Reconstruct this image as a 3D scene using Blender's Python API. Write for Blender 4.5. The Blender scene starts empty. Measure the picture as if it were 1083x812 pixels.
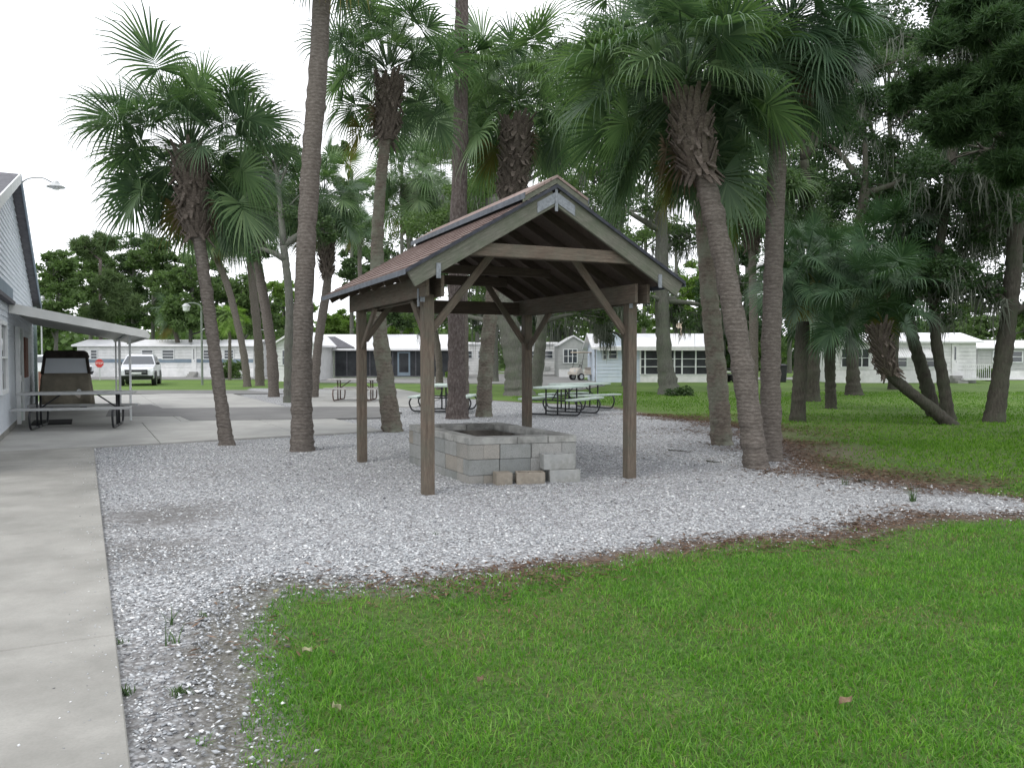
import bpy, bmesh, math, random
import numpy as np
from mathutils import Vector, Matrix
PI = math.pi
R = math.radians
rng = np.random.default_rng(7)
rnd = random.Random(11)
S = bpy.context.scene
COL = S.collection

# ---------------------------------------------------------------- camera
EYE = 1.55
FPX, CX, CY, HOR = 850.0, 541.5, 406.0, 378.0
PITCH = math.atan((CY - HOR) / FPX)
cam_d = bpy.data.cameras.new('camera'); cam = bpy.data.objects.new('camera', cam_d); COL.objects.link(cam)
cam_d.sensor_width = 36; cam_d.lens = 36 * FPX / 1083
cam_d.clip_start = 0.05; cam_d.clip_end = 3000
cam.location = (0, 0, EYE); cam.rotation_euler = (PI / 2 - PITCH, 0, 0)
S.camera = cam

# ---------------------------------------------------------------- sky, sun, exposure
SUN_EL, SUN_AZ = R(58), R(-140)          # azimuth measured from +Y towards +X
w = bpy.data.worlds.new('World'); S.world = w; w.use_nodes = True
nt = w.node_tree; nt.nodes.clear()
def wn(t, **k):
    n = nt.nodes.new(t)
    for a, b in k.items(): setattr(n, a, b)
    return n
sky = wn('ShaderNodeTexSky', sky_type='NISHITA', sun_disc=False, sun_elevation=SUN_EL, sun_rotation=SUN_AZ)
tc = wn('ShaderNodeTexCoord'); mp = wn('ShaderNodeMapping'); mp.inputs['Scale'].default_value = (1, 1, 2.2)
no = wn('ShaderNodeTexNoise'); no.inputs['Scale'].default_value = 2.2; no.inputs['Detail'].default_value = 7
rp = wn('ShaderNodeValToRGB')
rp.color_ramp.elements[0].position = 0.3; rp.color_ramp.elements[0].color = (12.6, 12.9, 13.8, 1)
rp.color_ramp.elements[1].position = 0.7; rp.color_ramp.elements[1].color = (15.0, 15.0, 15.3, 1)
mx = wn('ShaderNodeMixRGB'); mx.inputs[0].default_value = 0.93
bg = wn('ShaderNodeBackground'); bg.inputs[1].default_value = 0.1
ow = wn('ShaderNodeOutputWorld')
L = nt.links.new
L(tc.outputs['Generated'], mp.inputs[0]); L(mp.outputs[0], no.inputs['Vector']); L(no.outputs['Fac'], rp.inputs[0])
L(sky.outputs[0], mx.inputs[1]); L(rp.outputs[0], mx.inputs[2]); L(mx.outputs[0], bg.inputs[0]); L(bg.outputs[0], ow.inputs[0])
sd_ = bpy.data.lights.new('sun', 'SUN'); sd_.energy = 0.9; sd_.angle = R(16); sd_.color = (1, .96, .9)
sun = bpy.data.objects.new('sun', sd_); COL.objects.link(sun)
sv = Vector((math.cos(SUN_EL) * math.sin(SUN_AZ), math.cos(SUN_EL) * math.cos(SUN_AZ), math.sin(SUN_EL)))
sun.rotation_euler = sv.to_track_quat('Z', 'Y').to_euler()
S.view_settings.view_transform = 'Standard'; S.view_settings.look = 'None'
S.view_settings.gamma = 1; S.view_settings.exposure = 0.4
S.render.engine = 'CYCLES'
try:
    S.cycles.max_bounces = 6; S.cycles.diffuse_bounces = 3; S.cycles.transmission_bounces = 3; S.cycles.transparent_max_bounces = 6
except Exception: pass

# ---------------------------------------------------------------- measuring helpers
def ray(u, v):
    x = (u - CX) / FPX; yc = (CY - v) / FPX
    return np.array([x, math.cos(PITCH) + yc * math.sin(PITCH), -math.sin(PITCH) + yc * math.cos(PITCH)])
def gp(u, v, z=0.0):
    r = ray(u, v); t = (z - EYE) / r[2]
    return np.array([r[0] * t, r[1] * t, z])
def ap(u, v, Y):
    r = ray(u, v); t = Y / r[1]
    return np.array([r[0] * t, Y, EYE + r[2] * t])
BD = np.array([-0.4705, 0.8824]); BN = np.array([0.8824, 0.4705])     # along the clubhouse wall, away from it
def bp(s, n, z=0.0):
    p = BD * s + BN * n
    return (p[0], p[1], z)

# ---------------------------------------------------------------- object helpers
def wloc(o):
    v = Vector((0, 0, 0))
    while o is not None: v += o.location; o = o.parent
    return v
def tag(o, label=None, cat=None, group=None, kind=None):
    if label: o['label'] = label
    if cat: o['category'] = cat
    if group: o['group'] = group
    if kind: o['kind'] = kind
    return o
def thing(name, label, cat, loc=(0, 0, 0), rz=0.0, group=None):
    o = bpy.data.objects.new(name, None); COL.objects.link(o)
    o.location = loc; o.rotation_euler = (0, 0, rz); o.empty_display_size = .2
    return tag(o, label, cat, group)
def npmesh(name, V, F, mats, midx=None, smooth=False):
    V = np.asarray(V, dtype=np.float32).reshape(-1, 3)
    me = bpy.data.meshes.new(name)
    if isinstance(F, np.ndarray):
        k = F.shape[1]; nf = len(F)
        me.vertices.add(len(V)); me.vertices.foreach_set('co', V.ravel())
        me.loops.add(nf * k); me.loops.foreach_set('vertex_index', F.astype(np.int32).ravel())
        me.polygons.add(nf); me.polygons.foreach_set('loop_start', np.arange(0, nf * k, k, dtype=np.int32))
        try: me.polygons.foreach_set('loop_total', np.full(nf, k, dtype=np.int32))
        except Exception: pass
        me.update(calc_edges=True)
    else:
        me.from_pydata([tuple(map(float, p)) for p in V], [], F); me.update()
    if not isinstance(mats, (list, tuple)): mats = [mats]
    for m in mats: me.materials.append(m)
    if midx is not None: me.polygons.foreach_set('material_index', np.asarray(midx, dtype=np.int32))
    if smooth: me.polygons.foreach_set('use_smooth', np.ones(len(me.polygons), dtype=bool))
    return me
class MB:
    """collects geometry of ONE mesh"""
    def __init__(s): s.V = []; s.F = []; s.M = []
    def add(s, V, F, mi=0):
        b = len(s.V); s.V += [tuple(p) for p in V]; s.F += [tuple(i + b for i in f) for f in F]; s.M += [mi] * len(F)
    def box(s, x0, x1, y0, y1, z0, z1, mi=0):
        V = [(x, y, z) for z in (z0, z1) for y in (y0, y1) for x in (x0, x1)]
        s.add(V, [(0, 2, 3, 1), (4, 5, 7, 6), (0, 1, 5, 4), (2, 6, 7, 3), (0, 4, 6, 2), (1, 3, 7, 5)], mi)
    def hexa(s, P, mi=0):      # 8 corners: bottom ring 0-3, top ring 4-7
        s.add(P, [(3, 2, 1, 0), (4, 5, 6, 7), (0, 1, 5, 4), (1, 2, 6, 5), (2, 3, 7, 6), (3, 0, 4, 7)], mi)
    def prism(s, poly, a, b, axis='x', mi=0):   # polygon in the other two axes, extruded a..b
        n = len(poly)
        def mk(t, p): return {'x': (t, p[0], p[1]), 'y': (p[0], t, p[1]), 'z': (p[0], p[1], t)}[axis]
        V = [mk(a, p) for p in poly] + [mk(b, p) for p in poly]
        F = [tuple(range(n))[::-1], tuple(range(n, 2 * n))] + [(i, (i + 1) % n, n + (i + 1) % n, n + i) for i in range(n)]
        s.add(V, F, mi)
    def tube(s, pts, rad, sides=8, mi=0, cap=True):
        V, F = tube_arr(pts, rad, sides, cap); s.add(V, F, mi)
    def build(s, name, mats, parent=None, local=False, smooth=False, bevel=0, **kw):
        V = np.array(s.V, dtype=float)
        if parent is not None and not local: V = V - np.array(wloc(parent))
        me = npmesh(name, V, s.F, mats, s.M, smooth)
        bm = bmesh.new(); bm.from_mesh(me); bmesh.ops.recalc_face_normals(bm, faces=bm.faces)
        if bevel: bmesh.ops.bevel(bm, geom=list(bm.edges), offset=bevel, segments=1, affect='EDGES', clamp_overlap=True)
        bm.to_mesh(me); bm.free()
        o = bpy.data.objects.new(name, me); COL.objects.link(o)
        if parent is not None: o.parent = parent
        return tag(o, **kw) if kw else o
def tube_arr(pts, rad, sides=8, cap=True):
    P = [Vector(p) for p in pts]; n = len(P)
    if not hasattr(rad, '__len__'): rad = [rad] * n
    V = []; F = []; prev = None
    for i in range(n):
        t = (P[min(i + 1, n - 1)] - P[max(i - 1, 0)])
        if t.length < 1e-9: t = Vector((0, 0, 1))
        t.normalize()
        if prev is None:
            a = Vector((1, 0, 0)) if abs(t.x) < .8 else Vector((0, 1, 0))
            prev = (a - t * a.dot(t)).normalized()
        else:
            prev = prev - t * prev.dot(t)
            prev.normalize()
        b = t.cross(prev)
        for k in range(sides):
            an = 2 * PI * k / sides
            V.append(P[i] + (prev * math.cos(an) + b * math.sin(an)) * rad[i])
    for i in range(n - 1):
        for k in range(sides):
            k2 = (k + 1) % sides
            F.append((i * sides + k, i * sides + k2, (i + 1) * sides + k2, (i + 1) * sides + k))
    if cap: F.append(tuple(range(sides))[::-1]); F.append(tuple(range((n - 1) * sides, n * sides)))
    return V, F
def link(name, me, parent=None, **kw):
    o = bpy.data.objects.new(name, me); COL.objects.link(o)
    if parent is not None: o.parent = parent
    return tag(o, **kw) if kw else o
def copy_tree(o, parent=None):
    c = o.copy(); COL.objects.link(c)
    if parent is not None: c.parent = parent
    for ch in list(o.children): copy_tree(ch, c)
    return c
def spline(pts, n):
    """Catmull-Rom through points, n samples; points any dimension"""
    P = np.array(pts, dtype=float); P = np.vstack([2 * P[0] - P[1], P, 2 * P[-1] - P[-2]])
    out = []; m = len(P) - 3
    for i in range(n):
        t = i / (n - 1) * m; k = min(int(t), m - 1); t -= k
        a, b, c, d = P[k:k + 4]
        out.append(.5 * (2 * b + (c - a) * t + (2 * a - 5 * b + 4 * c - d) * t * t + (3 * b - a - 3 * c + d) * t ** 3))
    return np.array(out)
def vnoise(x, y, sc, seed=0):
    """smooth value noise on arrays"""
    g = np.random.default_rng(seed).random((64, 64))
    X = np.asarray(x) / sc; Y = np.asarray(y) / sc
    i = np.floor(X).astype(int); j = np.floor(Y).astype(int); fx = X - i; fy = Y - j
    fx = fx * fx * (3 - 2 * fx); fy = fy * fy * (3 - 2 * fy)
    G = lambda a, b: g[a % 64, b % 64]
    return (G(i, j) * (1 - fx) + G(i + 1, j) * fx) * (1 - fy) + (G(i, j + 1) * (1 - fx) + G(i + 1, j + 1) * fx) * fy

# ---------------------------------------------------------------- materials
class NT:
    def __init__(s, name):
        s.m = bpy.data.materials.new(name); s.m.use_nodes = True; s.t = s.m.node_tree
        s.b = s.t.nodes['Principled BSDF']; s.out = s.t.nodes['Material Output']
    def n(s, t, **k):
        o = s.t.nodes.new(t)
        for a, b in k.items():
            if a in ('ins',):
                for q, v in b.items(): o.inputs[q].default_value = v
            else: setattr(o, a, b)
        return o
    def l(s, a, b): s.t.links.new(a, b)
    def coord(s, kind='Object', scale=(1, 1, 1)):
        if kind == 'Position': src = s.n('ShaderNodeNewGeometry').outputs['Position']
        else: src = s.n('ShaderNodeTexCoord').outputs[kind]
        m = s.n('ShaderNodeMapping'); m.inputs['Scale'].default_value = scale
        s.l(src, m.inputs[0]); return m.outputs[0]
    def noise(s, vec, scale, detail=4, rough=.55, out='Fac'):
        o = s.n('ShaderNodeTexNoise', ins={'Scale': scale, 'Detail': detail, 'Roughness': rough}); s.l(vec, o.inputs['Vector']); return o.outputs[out]
    def ramp(s, fac, stops):
        o = s.n('ShaderNodeValToRGB'); e = o.color_ramp.elements
        while len(e) < len(stops): e.new(.5)
        for k, (p, c) in enumerate(stops):
            e[k].position = p; e[k].color = (c, c, c, 1) if not hasattr(c, '__len__') else (*c, 1)
        s.l(fac, o.inputs[0]); return o.outputs[0]
    def mix(s, f, a, b, mode='MIX'):
        o = s.n('ShaderNodeMixRGB', blend_type=mode)
        for i, v in ((0, f), (1, a), (2, b)):
            if hasattr(v, 'links') or hasattr(v, 'is_linked'): s.l(v, o.inputs[i])
            elif hasattr(v, '__len__'): o.inputs[i].default_value = (*v, 1)
            else: o.inputs[i].default_value = v if i == 0 else (v, v, v, 1)
        return o.outputs[0]
    def math(s, op, a, b=0.0, clamp=False):
        o = s.n('ShaderNodeMath', operation=op, use_clamp=clamp)
        for i, v in ((0, a), (1, b)):
            if hasattr(v, 'is_linked'): s.l(v, o.inputs[i])
            else: o.inputs[i].default_value = v
        return o.outputs[0]
    def bump(s, h, strength=.3, dist=.01):
        o = s.n('ShaderNodeBump', ins={'Strength': strength, 'Distance': dist}); s.l(h, o.inputs['Height']); s.l(o.outputs[0], s.b.inputs['Normal']); return o
    def col(s, c, rough=.7, spec=None, metal=0):
        if hasattr(c, 'is_linked'): s.l(c, s.b.inputs['Base Color'])
        else: s.b.inputs['Base Color'].default_value = (*c, 1)
        s.b.inputs['Roughness'].default_value = rough; s.b.inputs['Metallic'].default_value = metal
        if spec is not None: s.b.inputs['Specular IOR Level'].default_value = spec
        return s.m
def mottled(name, c1, c2, scale=6, rough=.7, spec=.3, bump=.2, bdist=.004, kind='Object', vs=(1, 1, 1), metal=0, dirt=None):
    t = NT(name); v = t.coord(kind, vs)
    f = t.noise(v, scale, 6, .6)
    c = t.ramp(f, [(.32, c1), (.68, c2)])
    if dirt:
        g = t.ramp(t.noise(v, scale * .35, 5, .7), [(.48, 0.0), (.68, 1.0)]); c = t.mix(g, c, dirt)
    if bump: t.bump(t.noise(v, scale * 6, 4), bump, bdist)
    return t.col(c, rough, spec, metal)
def leafmat(name, ca, cb, cc, transl=.3, rough=.5, spec=.3, patch=1.2, trc=None):
    t = NT(name); g = t.n('ShaderNodeNewGeometry')
    c = t.ramp(g.outputs['Random Per Island'], [(0, ca), (.6, cb), (1, cc)])
    f = t.noise(t.coord('Position'), patch, 3)
    c = t.mix(t.ramp(f, [(.35, 0.0), (.65, .45)]), c, ca)
    t.col(c, rough, spec)
    tr = t.n('ShaderNodeBsdfTranslucent'); t.l(t.mix(1.0, c, trc or (1.0, 1.15, .6), 'MULTIPLY'), tr.inputs[0])
    ms = t.n('ShaderNodeMixShader'); ms.inputs[0].default_value = transl
    t.l(t.b.outputs[0], ms.inputs[1]); t.l(tr.outputs[0], ms.inputs[2]); t.l(ms.outputs[0], t.out.inputs[0])
    return t.m

def ground_material(name):
    t = NT(name); P = t.coord('Position')
    sdn = t.n('ShaderNodeAttribute', attribute_name='edge').outputs['Fac']
    drt = t.n('ShaderNodeAttribute', attribute_name='dirt').outputs['Fac']
    n1 = t.noise(P, 1.6, 5, .65); n2 = t.noise(P, 9, 4, .6); nf = t.noise(P, 60, 3, .6)
    e = t.math('ADD', sdn, t.math('MULTIPLY', t.math('SUBTRACT', n1, .5), .55))
    e = t.math('ADD', e, t.math('MULTIPLY', t.math('SUBTRACT', n2, .5), .3))
    # crushed shell
    vo = t.n('ShaderNodeTexVoronoi', feature='F1', ins={'Scale': 42.0, 'Randomness': 1.0}); t.l(P, vo.inputs['Vector'])
    vb = t.n('ShaderNodeTexVoronoi', feature='F1', ins={'Scale': 90.0}); t.l(P, vb.inputs['Vector'])
    sep = t.n('ShaderNodeSeparateColor'); t.l(vo.outputs['Color'], sep.inputs[0])
    st = t.ramp(sep.outputs[0], [(0, (.16, .155, .16)), (.35, (.33, .345, .36)), (.75, (.48, .50, .515)), (1, (.69, .70, .71))])
    st = t.mix(t.ramp(vo.outputs['Distance'], [(.35, 0.0), (.75, .75)]), st, (.12, .115, .11))
    st = t.mix(t.ramp(t.noise(P, .7, 4, .6), [(.35, .35), (.6, 0.0)]), st, (.24, .24, .25))
    dm = t.ramp(t.math('ADD', t.math('MULTIPLY', drt, .8), t.math('MULTIPLY', t.math('SUBTRACT', n2, .5), 1.4)), [(.22, 0.0), (.85, .9)])
    dark = t.mix(t.ramp(nf, [(.3, 0.0), (.7, 1.0)]), (.07, .066, .062), (.20, .195, .19))
    st = t.mix(dm, st, dark)
    # green patches of growth in shell
    # litter
    lit = t.ramp(nf, [(.25, (.06, .046, .038)), (.5, (.13, .10, .08)), (.75, (.25, .21, .175))])
    sx = t.n('ShaderNodeSeparateXYZ'); t.l(t.n('ShaderNodeNewGeometry').outputs['Position'], sx.inputs[0])
    xf = t.math('ADD', sx.outputs['X'], 1.1, True)
    lit = t.mix(xf, t.mix(t.ramp(nf, [(.4, 0.0), (.6, .6)]), (.11, .105, .085), st), lit)
    # turf soil
    so = t.ramp(t.noise(P, 35, 4, .7), [(.3, (.03, .045, .014)), (.5, (.055, .10, .022)), (.7, (.10, .17, .04))])
    so = t.mix(t.ramp(n1, [(.40, 0.0), (.62, .4)]), so, (.11, .12, .045))
    far = t.ramp(t.noise(P, .35, 4), [(.35, (.10, .19, .034)), (.65, (.165, .27, .058))])  # brighter far turf, its lit look put into the colour
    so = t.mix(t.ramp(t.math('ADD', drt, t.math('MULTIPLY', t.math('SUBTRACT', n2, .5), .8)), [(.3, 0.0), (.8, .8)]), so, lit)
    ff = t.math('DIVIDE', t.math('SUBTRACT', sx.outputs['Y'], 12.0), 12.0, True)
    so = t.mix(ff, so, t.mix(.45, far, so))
    gl = t.math('ADD', e, t.math('MULTIPLY', n2, .25))
    c = t.mix(t.ramp(t.math('ADD', e, .5), [(.27, 0.0), (.50, 1.0)]), st, lit)
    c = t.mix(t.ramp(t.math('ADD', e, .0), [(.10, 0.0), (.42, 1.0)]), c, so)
    h = t.math('ADD', t.math('MULTIPLY', vo.outputs['Distance'], -.8), t.math('MULTIPLY', nf, .6))
    t.bump(h, .7, .02)
    return t.col(c, .85, .2)

M = {}
def concrete(name, a, b, stain, sc=1.3, joint=None):
    t = NT(name); P = t.coord('Position')
    f = t.noise(P, sc, 6, .6); g = t.noise(P, 70, 3, .6)
    c = t.ramp(f, [(.3, a), (.7, b)])
    c = t.mix(t.ramp(t.noise(P, sc * .45, 5, .7), [(.45, 0.0), (.75, .7)]), c, stain)
    c = t.mix(t.ramp(g, [(.3, .14), (.6, 0.0)]), c, (.08, .08, .075))
    t.bump(g, .25, .004)
    return t.col(c, .8, .3)
M['walk'] = concrete('weathered_concrete', (.25, .245, .225), (.33, .325, .30), (.155, .155, .14), 2.0)
M['patio'] = concrete('patio_concrete', (.31, .31, .295), (.40, .40, .38), (.24, .24, .23))
M['court'] = concrete('court_surface', (.14, .14, .14), (.19, .19, .185), (.11, .11, .11))
M['road'] = concrete('road_asphalt', (.21, .21, .205), (.27, .27, .26), (.16, .16, .16))
def wood_mat(name, a, b, c3, algae, av=.5, rough=.8):
    t = NT(name); v = t.coord('Object', (1.2, 14, 14)); vi = t.coord('Object', (1, 1, 1))
    f = t.noise(v, 3.2, 7, .7)
    c = t.ramp(f, [(.25, a), (.5, b), (.75, c3)])
    k = t.noise(v, 14, 3, .6)
    c = t.mix(t.ramp(k, [(.5, 0.0), (.75, .5)]), c, (.03, .022, .017))
    c = t.mix(t.ramp(t.noise(vi, 2.6, 5, .7), [(.42, 0.0), (.68, av)]), c, algae)
    h = t.math('ADD', f, t.math('MULTIPLY', k, .5)); t.bump(h, .45, .006)
    return t.col(c, rough, .2)
M['wood'] = wood_mat('brown_weathered_timber', (.07, .054, .042), (.13, .102, .08), (.205, .17, .135), (.11, .115, .09), .55)
M['wood_green'] = wood_mat('algae_grey_timber', (.085, .085, .068), (.145, .145, .12), (.21, .205, .17), (.085, .11, .07), .6)
M['wood_dark'] = wood_mat('dark_roof_boards', (.05, .038, .03), (.085, .065, .052), (.13, .10, .08), (.07, .06, .05), .4)
def shingle_mat():
    t = NT('brown_shingles'); v = t.coord('Object')
    br = t.n('ShaderNodeTexBrick', ins={'Scale': 1.0, 'Mortar Size': .006, 'Brick Width': .33, 'Row Height': .14, 'Color1': (.26, .20, .18, 1), 'Color2': (.33, .26, .235, 1), 'Mortar': (.16, .11, .10, 1)})
    t.l(v, br.inputs['Vector'])
    c = t.mix(t.ramp(t.noise(v, 180, 2), [(.3, .5), (.7, 0.0)]), br.outputs[0], (.11, .085, .08))
    c = t.mix(t.ramp(t.noise(v, 2.4, 5, .7), [(.45, 0.0), (.7, .45)]), c, (.33, .27, .25))
    t.bump(br.outputs['Fac'], -.5, .006); return t.col(c, .9, .1)
M['shingle'] = shingle_mat()
M['felt'] = mottled('dark_felt_edge', (.02, .022, .03), (.05, .055, .07), 12, .7)
M['drip'] = mottled('grey_metal_drip_edge', (.06, .07, .085), (.12, .135, .16), 9, .5, .4, .1)
M['galv'] = mottled('galvanised_steel', (.13, .145, .16), (.24, .26, .28), 30, .45, .5, .1, metal=.3)
def block_mat():
    t = NT('concrete_blocks'); v = t.coord('Position'); g = t.n('ShaderNodeNewGeometry')
    c = t.ramp(g.outputs['Random Per Island'], [(0, (.225, .24, .235)), (.4, (.29, .30, .29)), (.75, (.35, .35, .335)), (.90, (.31, .28, .235)), (1, (.30, .315, .315))])
    c = t.mix(t.ramp(t.noise(v, 3.0, 6, .7), [(.45, 0.0), (.72, .65)]), c, (.17, .18, .165))
    c = t.mix(t.ramp(t.noise(v, 90, 3), [(.35, .35), (.55, 0.0)]), c, (.10, .10, .10))
    t.bump(t.noise(v, 110, 4, .7), .6, .006); return t.col(c, .92, .15)
M['block'] = block_mat()
M['blocktan'] = mottled('tan_block', (.22,.195,.16), (.33,.30,.25), 6, .92, .15, .6, .006, dirt=(.14,.13,.11))
M['blockgrey'] = mottled('grey_block', (.26,.27,.265), (.36,.365,.35), 6, .92, .15, .6, .006, dirt=(.18,.185,.17))
M['cap'] = mottled('weathered_cap_blocks', (.24, .245, .235), (.40, .40, .375), 5, .9, .15, .5, .005, dirt=(.13, .13, .12))
M['pit_inner'] = mottled('dark_inner_block', (.05, .045, .04), (.17, .16, .14), 4, .95, .1, .5, .006)
M['ash'] = mottled('ash_and_soil', (.05, .045, .04), (.13, .12, .11), 9, .95, .1, .6, .02)
M['siding'] = mottled('grey_blue_siding', (.56, .61, .67), (.66, .70, .76), 2, .5, .4, .06)
M['trimwhite'] = mottled('white_trim', (.62, .65, .66), (.76, .78, .78), 3, .5, .4, .05)
M['trimgreen'] = mottled('pale_green_trim', (.30, .40, .38), (.42, .52, .49), 3, .5, .4, .05)
M['roofdark'] = mottled('dark_roof', (.085, .085, .095), (.15, .15, .165), 8, .85, .2, .3)
M['glass'] = NT('window_glass').col((.05, .06, .07), .06, .8)
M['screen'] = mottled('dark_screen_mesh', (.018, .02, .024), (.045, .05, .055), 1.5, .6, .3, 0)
M['awn'] = mottled('awning_metal', (.64, .65, .63), (.74, .75, .73), 2.5, .5, .4, .05)
M['awnin'] = mottled('awning_underside', (.42, .43, .42), (.52, .53, .52), 3, .6, .3, .05)
M['whitepaint'] = mottled('white_paint', (.70, .71, .71), (.82, .82, .82), 3, .45, .4, .04, dirt=(.6, .61, .6))
M['palegrey'] = mottled('pale_grey_vinyl', (.36, .375, .37), (.46, .47, .465), 3, .6, .3, .05)
M['paleblue'] = mottled('pale_blue_wall', (.55, .63, .74), (.66, .73, .82), 2, .6, .3, .04)
M['cream'] = mottled('cream_wall', (.50, .55, .46), (.60, .64, .54), 2, .6, .3, .04)
M['bluegrey'] = mottled('blue_grey_stripe', (.16, .21, .26), (.22, .28, .33), 2, .6, .3, 0)
M['roofwhite'] = mottled('white_metal_roof', (.74, .75, .77), (.86, .86, .88), 1.2, .4, .5, .03)
M['black'] = mottled('black_painted_steel', (.012, .013, .016), (.03, .032, .036), 20, .4, .5, .1)
M['rubber'] = mottled('black_rubber', (.015, .015, .016), (.035, .035, .035), 14, .85, .2, .2)
M['alum'] = mottled('brushed_aluminium_plank', (.36, .37, .375), (.48, .49, .49), 8, .4, .5, .08, vs=(1, 12, 12), metal=.25)
M['mint'] = mottled('pale_green_plank', (.42, .52, .48), (.55, .63, .58), 5, .5, .4, .08, dirt=(.36, .42, .38))
M['tan_plank'] = mottled('weathered_plank', (.34, .33, .32), (.46, .45, .43), 6, .7, .3, .1)
M['ruststeel'] = mottled('rusty_brown_steel', (.08, .045, .035), (.15, .10, .085), 16, .7, .3, .2)
M['carwhite'] = mottled('silver_white_paint', (.60, .62, .66), (.66, .68, .71), 1, .2, .6, 0)
M['headlight'] = NT('headlight_glass').col((.75, .78, .8), .1, .8)
M['chrome'] = NT('bright_metal').col((.6, .6, .62), .2, .8, .8)
M['redpaint'] = mottled('red_paint', (.42, .03, .03), (.52, .05, .045), 4, .5)
M['khaki'] = mottled('khaki_canvas', (.13, .118, .092), (.20, .182, .145), 5, .9, .1, .3, .01)
M['khakilight'] = mottled('light_khaki_canvas', (.21, .19, .15), (.29, .265, .21), 4, .9, .1, .3, .01)
M['browncanvas'] = mottled('dark_brown_canvas', (.035, .03, .028), (.065, .055, .05), 6, .9, .1, .3, .01)
M['vinyl'] = NT('sky_toned_vinyl').col((.74, .79, .85), .12, .8)  # pale blue stands in for sky reflected in the window
M['cartcream'] = mottled('cream_fibreglass', (.58, .53, .46), (.68, .63, .56), 3, .4, .5, 0)
M['cartroof'] = mottled('beige_cart_roof', (.62, .50, .38), (.70, .58, .46), 3, .5, .4, 0)
M['seat'] = mottled('seat_vinyl', (.30, .28, .25), (.40, .37, .33), 6, .5)
M['lampgrey'] = mottled('lamp_grey', (.40, .42, .42), (.52, .54, .54), 6, .5, .4, .05, metal=.2)
M['diffuser'] = NT('lamp_diffuser').col((.75, .77, .78), .25, .6)
M['lampgreen'] = mottled('dull_green_pole', (.16, .19, .165), (.24, .27, .24), 6, .6, .3, .1)
M['boardbrown'] = mottled('red_brown_board', (.14, .065, .05), (.22, .11, .085), 5, .7)
def bark(name, a, b, c3, sc=(1, 1, 1), s=10, bs=.8, bd=.02, moss=None, rings=0):
    t = NT(name); v = t.coord('Object', sc)
    f = t.noise(v, s, 7, .7)
    c = t.ramp(f, [(.28, a), (.5, b), (.72, c3)])
    h = f
    if rings:
        wv = t.n('ShaderNodeTexWave', wave_type='BANDS', bands_direction='Z', ins={'Scale': rings, 'Distortion': 2.5, 'Detail': 3.0, 'Detail Scale': 2.0}); t.l(t.coord('Object'), wv.inputs['Vector'])
        c = t.mix(t.ramp(wv.outputs['Fac'], [(.0, .22), (.4, 0.0)]), c, tuple(q * .5 for q in a))
        h = t.math('ADD', f, t.math('MULTIPLY', wv.outputs['Fac'], .18))
    if moss: c = t.mix(t.ramp(t.noise(t.coord('Object'), 2.2, 5, .75), [(.45, 0.0), (.65, .8)]), c, moss)
    t.bump(h, bs, bd); return t.col(c, .92, .12)
M['palmbark'] = bark('palm_bark', (.085, .073, .063), (.145, .128, .113), (.23, .21, .19), (2, 2, 5), 7, .8, .02, None, 5.5)
M['palmbark_lich'] = bark('lichen_palm_bark', (.09, .075, .062), (.15, .128, .105), (.23, .21, .18), (2, 2, 4), 7, .8, .02, (.20, .22, .17), 4)
M['pinebark'] = bark('scaly_pine_bark', (.05, .042, .04), (.115, .095, .088), (.21, .19, .18), (4, 4, 1.6), 6, 1.0, .035)
M['oakbark'] = bark('grey_oak_bark', (.075, .075, .066), (.13, .13, .115), (.19, .19, .17), (4, 4, 1.0), 6, 1.0, .03, (.13, .15, .11))
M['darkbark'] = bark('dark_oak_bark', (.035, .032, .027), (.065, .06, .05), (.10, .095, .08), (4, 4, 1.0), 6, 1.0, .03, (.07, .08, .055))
M['boots'] = bark('palm_boots_fibre', (.055, .045, .037), (.12, .10, .085), (.21, .185, .16), (3, 3, 6), 8, .7, .01)
M['frond'] = leafmat('palm_frond', (.052, .098, .050), (.085, .150, .075), (.155, .23, .125), .34, .45, .45)
M['frond_light'] = leafmat('palm_frond_light', (.080, .145, .060), (.125, .205, .085), (.19, .28, .13), .35, .45, .5)
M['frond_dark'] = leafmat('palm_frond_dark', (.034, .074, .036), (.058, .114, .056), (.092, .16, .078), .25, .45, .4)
M['frond_old'] = leafmat('palm_frond_yellowing', (.13, .13, .035), (.19, .17, .05), (.16, .11, .05), .4, .6, .2)
M['frond_dead'] = leafmat('palm_frond_dead', (.12, .09, .06), (.20, .155, .11), (.27, .22, .17), .2, .8, .1)
M['oakleaf'] = leafmat('oak_leaf', (.045, .082, .032), (.075, .13, .047), (.115, .18, .07), .3, .5, .3, .7)
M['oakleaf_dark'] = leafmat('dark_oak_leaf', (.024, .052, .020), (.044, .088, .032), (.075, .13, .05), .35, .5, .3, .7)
M['leaf_mid'] = leafmat('mid_green_leaf', (.075, .125, .045), (.12, .19, .068), (.17, .25, .10), .4, .55, .2, .5)
M['leaf_bright'] = leafmat('bright_leaf', (.10, .18, .035), (.17, .28, .055), (.24, .36, .09), .4, .5, .3, .7)
M['pineleaf'] = leafmat('pine_needles', (.075, .12, .05), (.11, .165, .065), (.15, .21, .09), .2, .6, .2, .6)
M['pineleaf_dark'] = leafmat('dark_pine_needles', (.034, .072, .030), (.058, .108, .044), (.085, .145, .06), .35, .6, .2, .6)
M['moss'] = leafmat('spanish_moss', (.10, .115, .095), (.155, .17, .14), (.22, .235, .20), .3, .9, .05, 1, (1, 1, .95))
M['grass'] = leafmat('lawn_blades', (.060, .17, .022), (.14, .31, .038), (.27, .46, .09), .48, .45, .4, 2.6, (.9, 1.25, .4))
M['grass_dry'] = leafmat('dry_blades', (.16, .15, .06), (.26, .22, .11), (.33, .29, .17), .3, .7, .2, 1.1)
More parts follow.
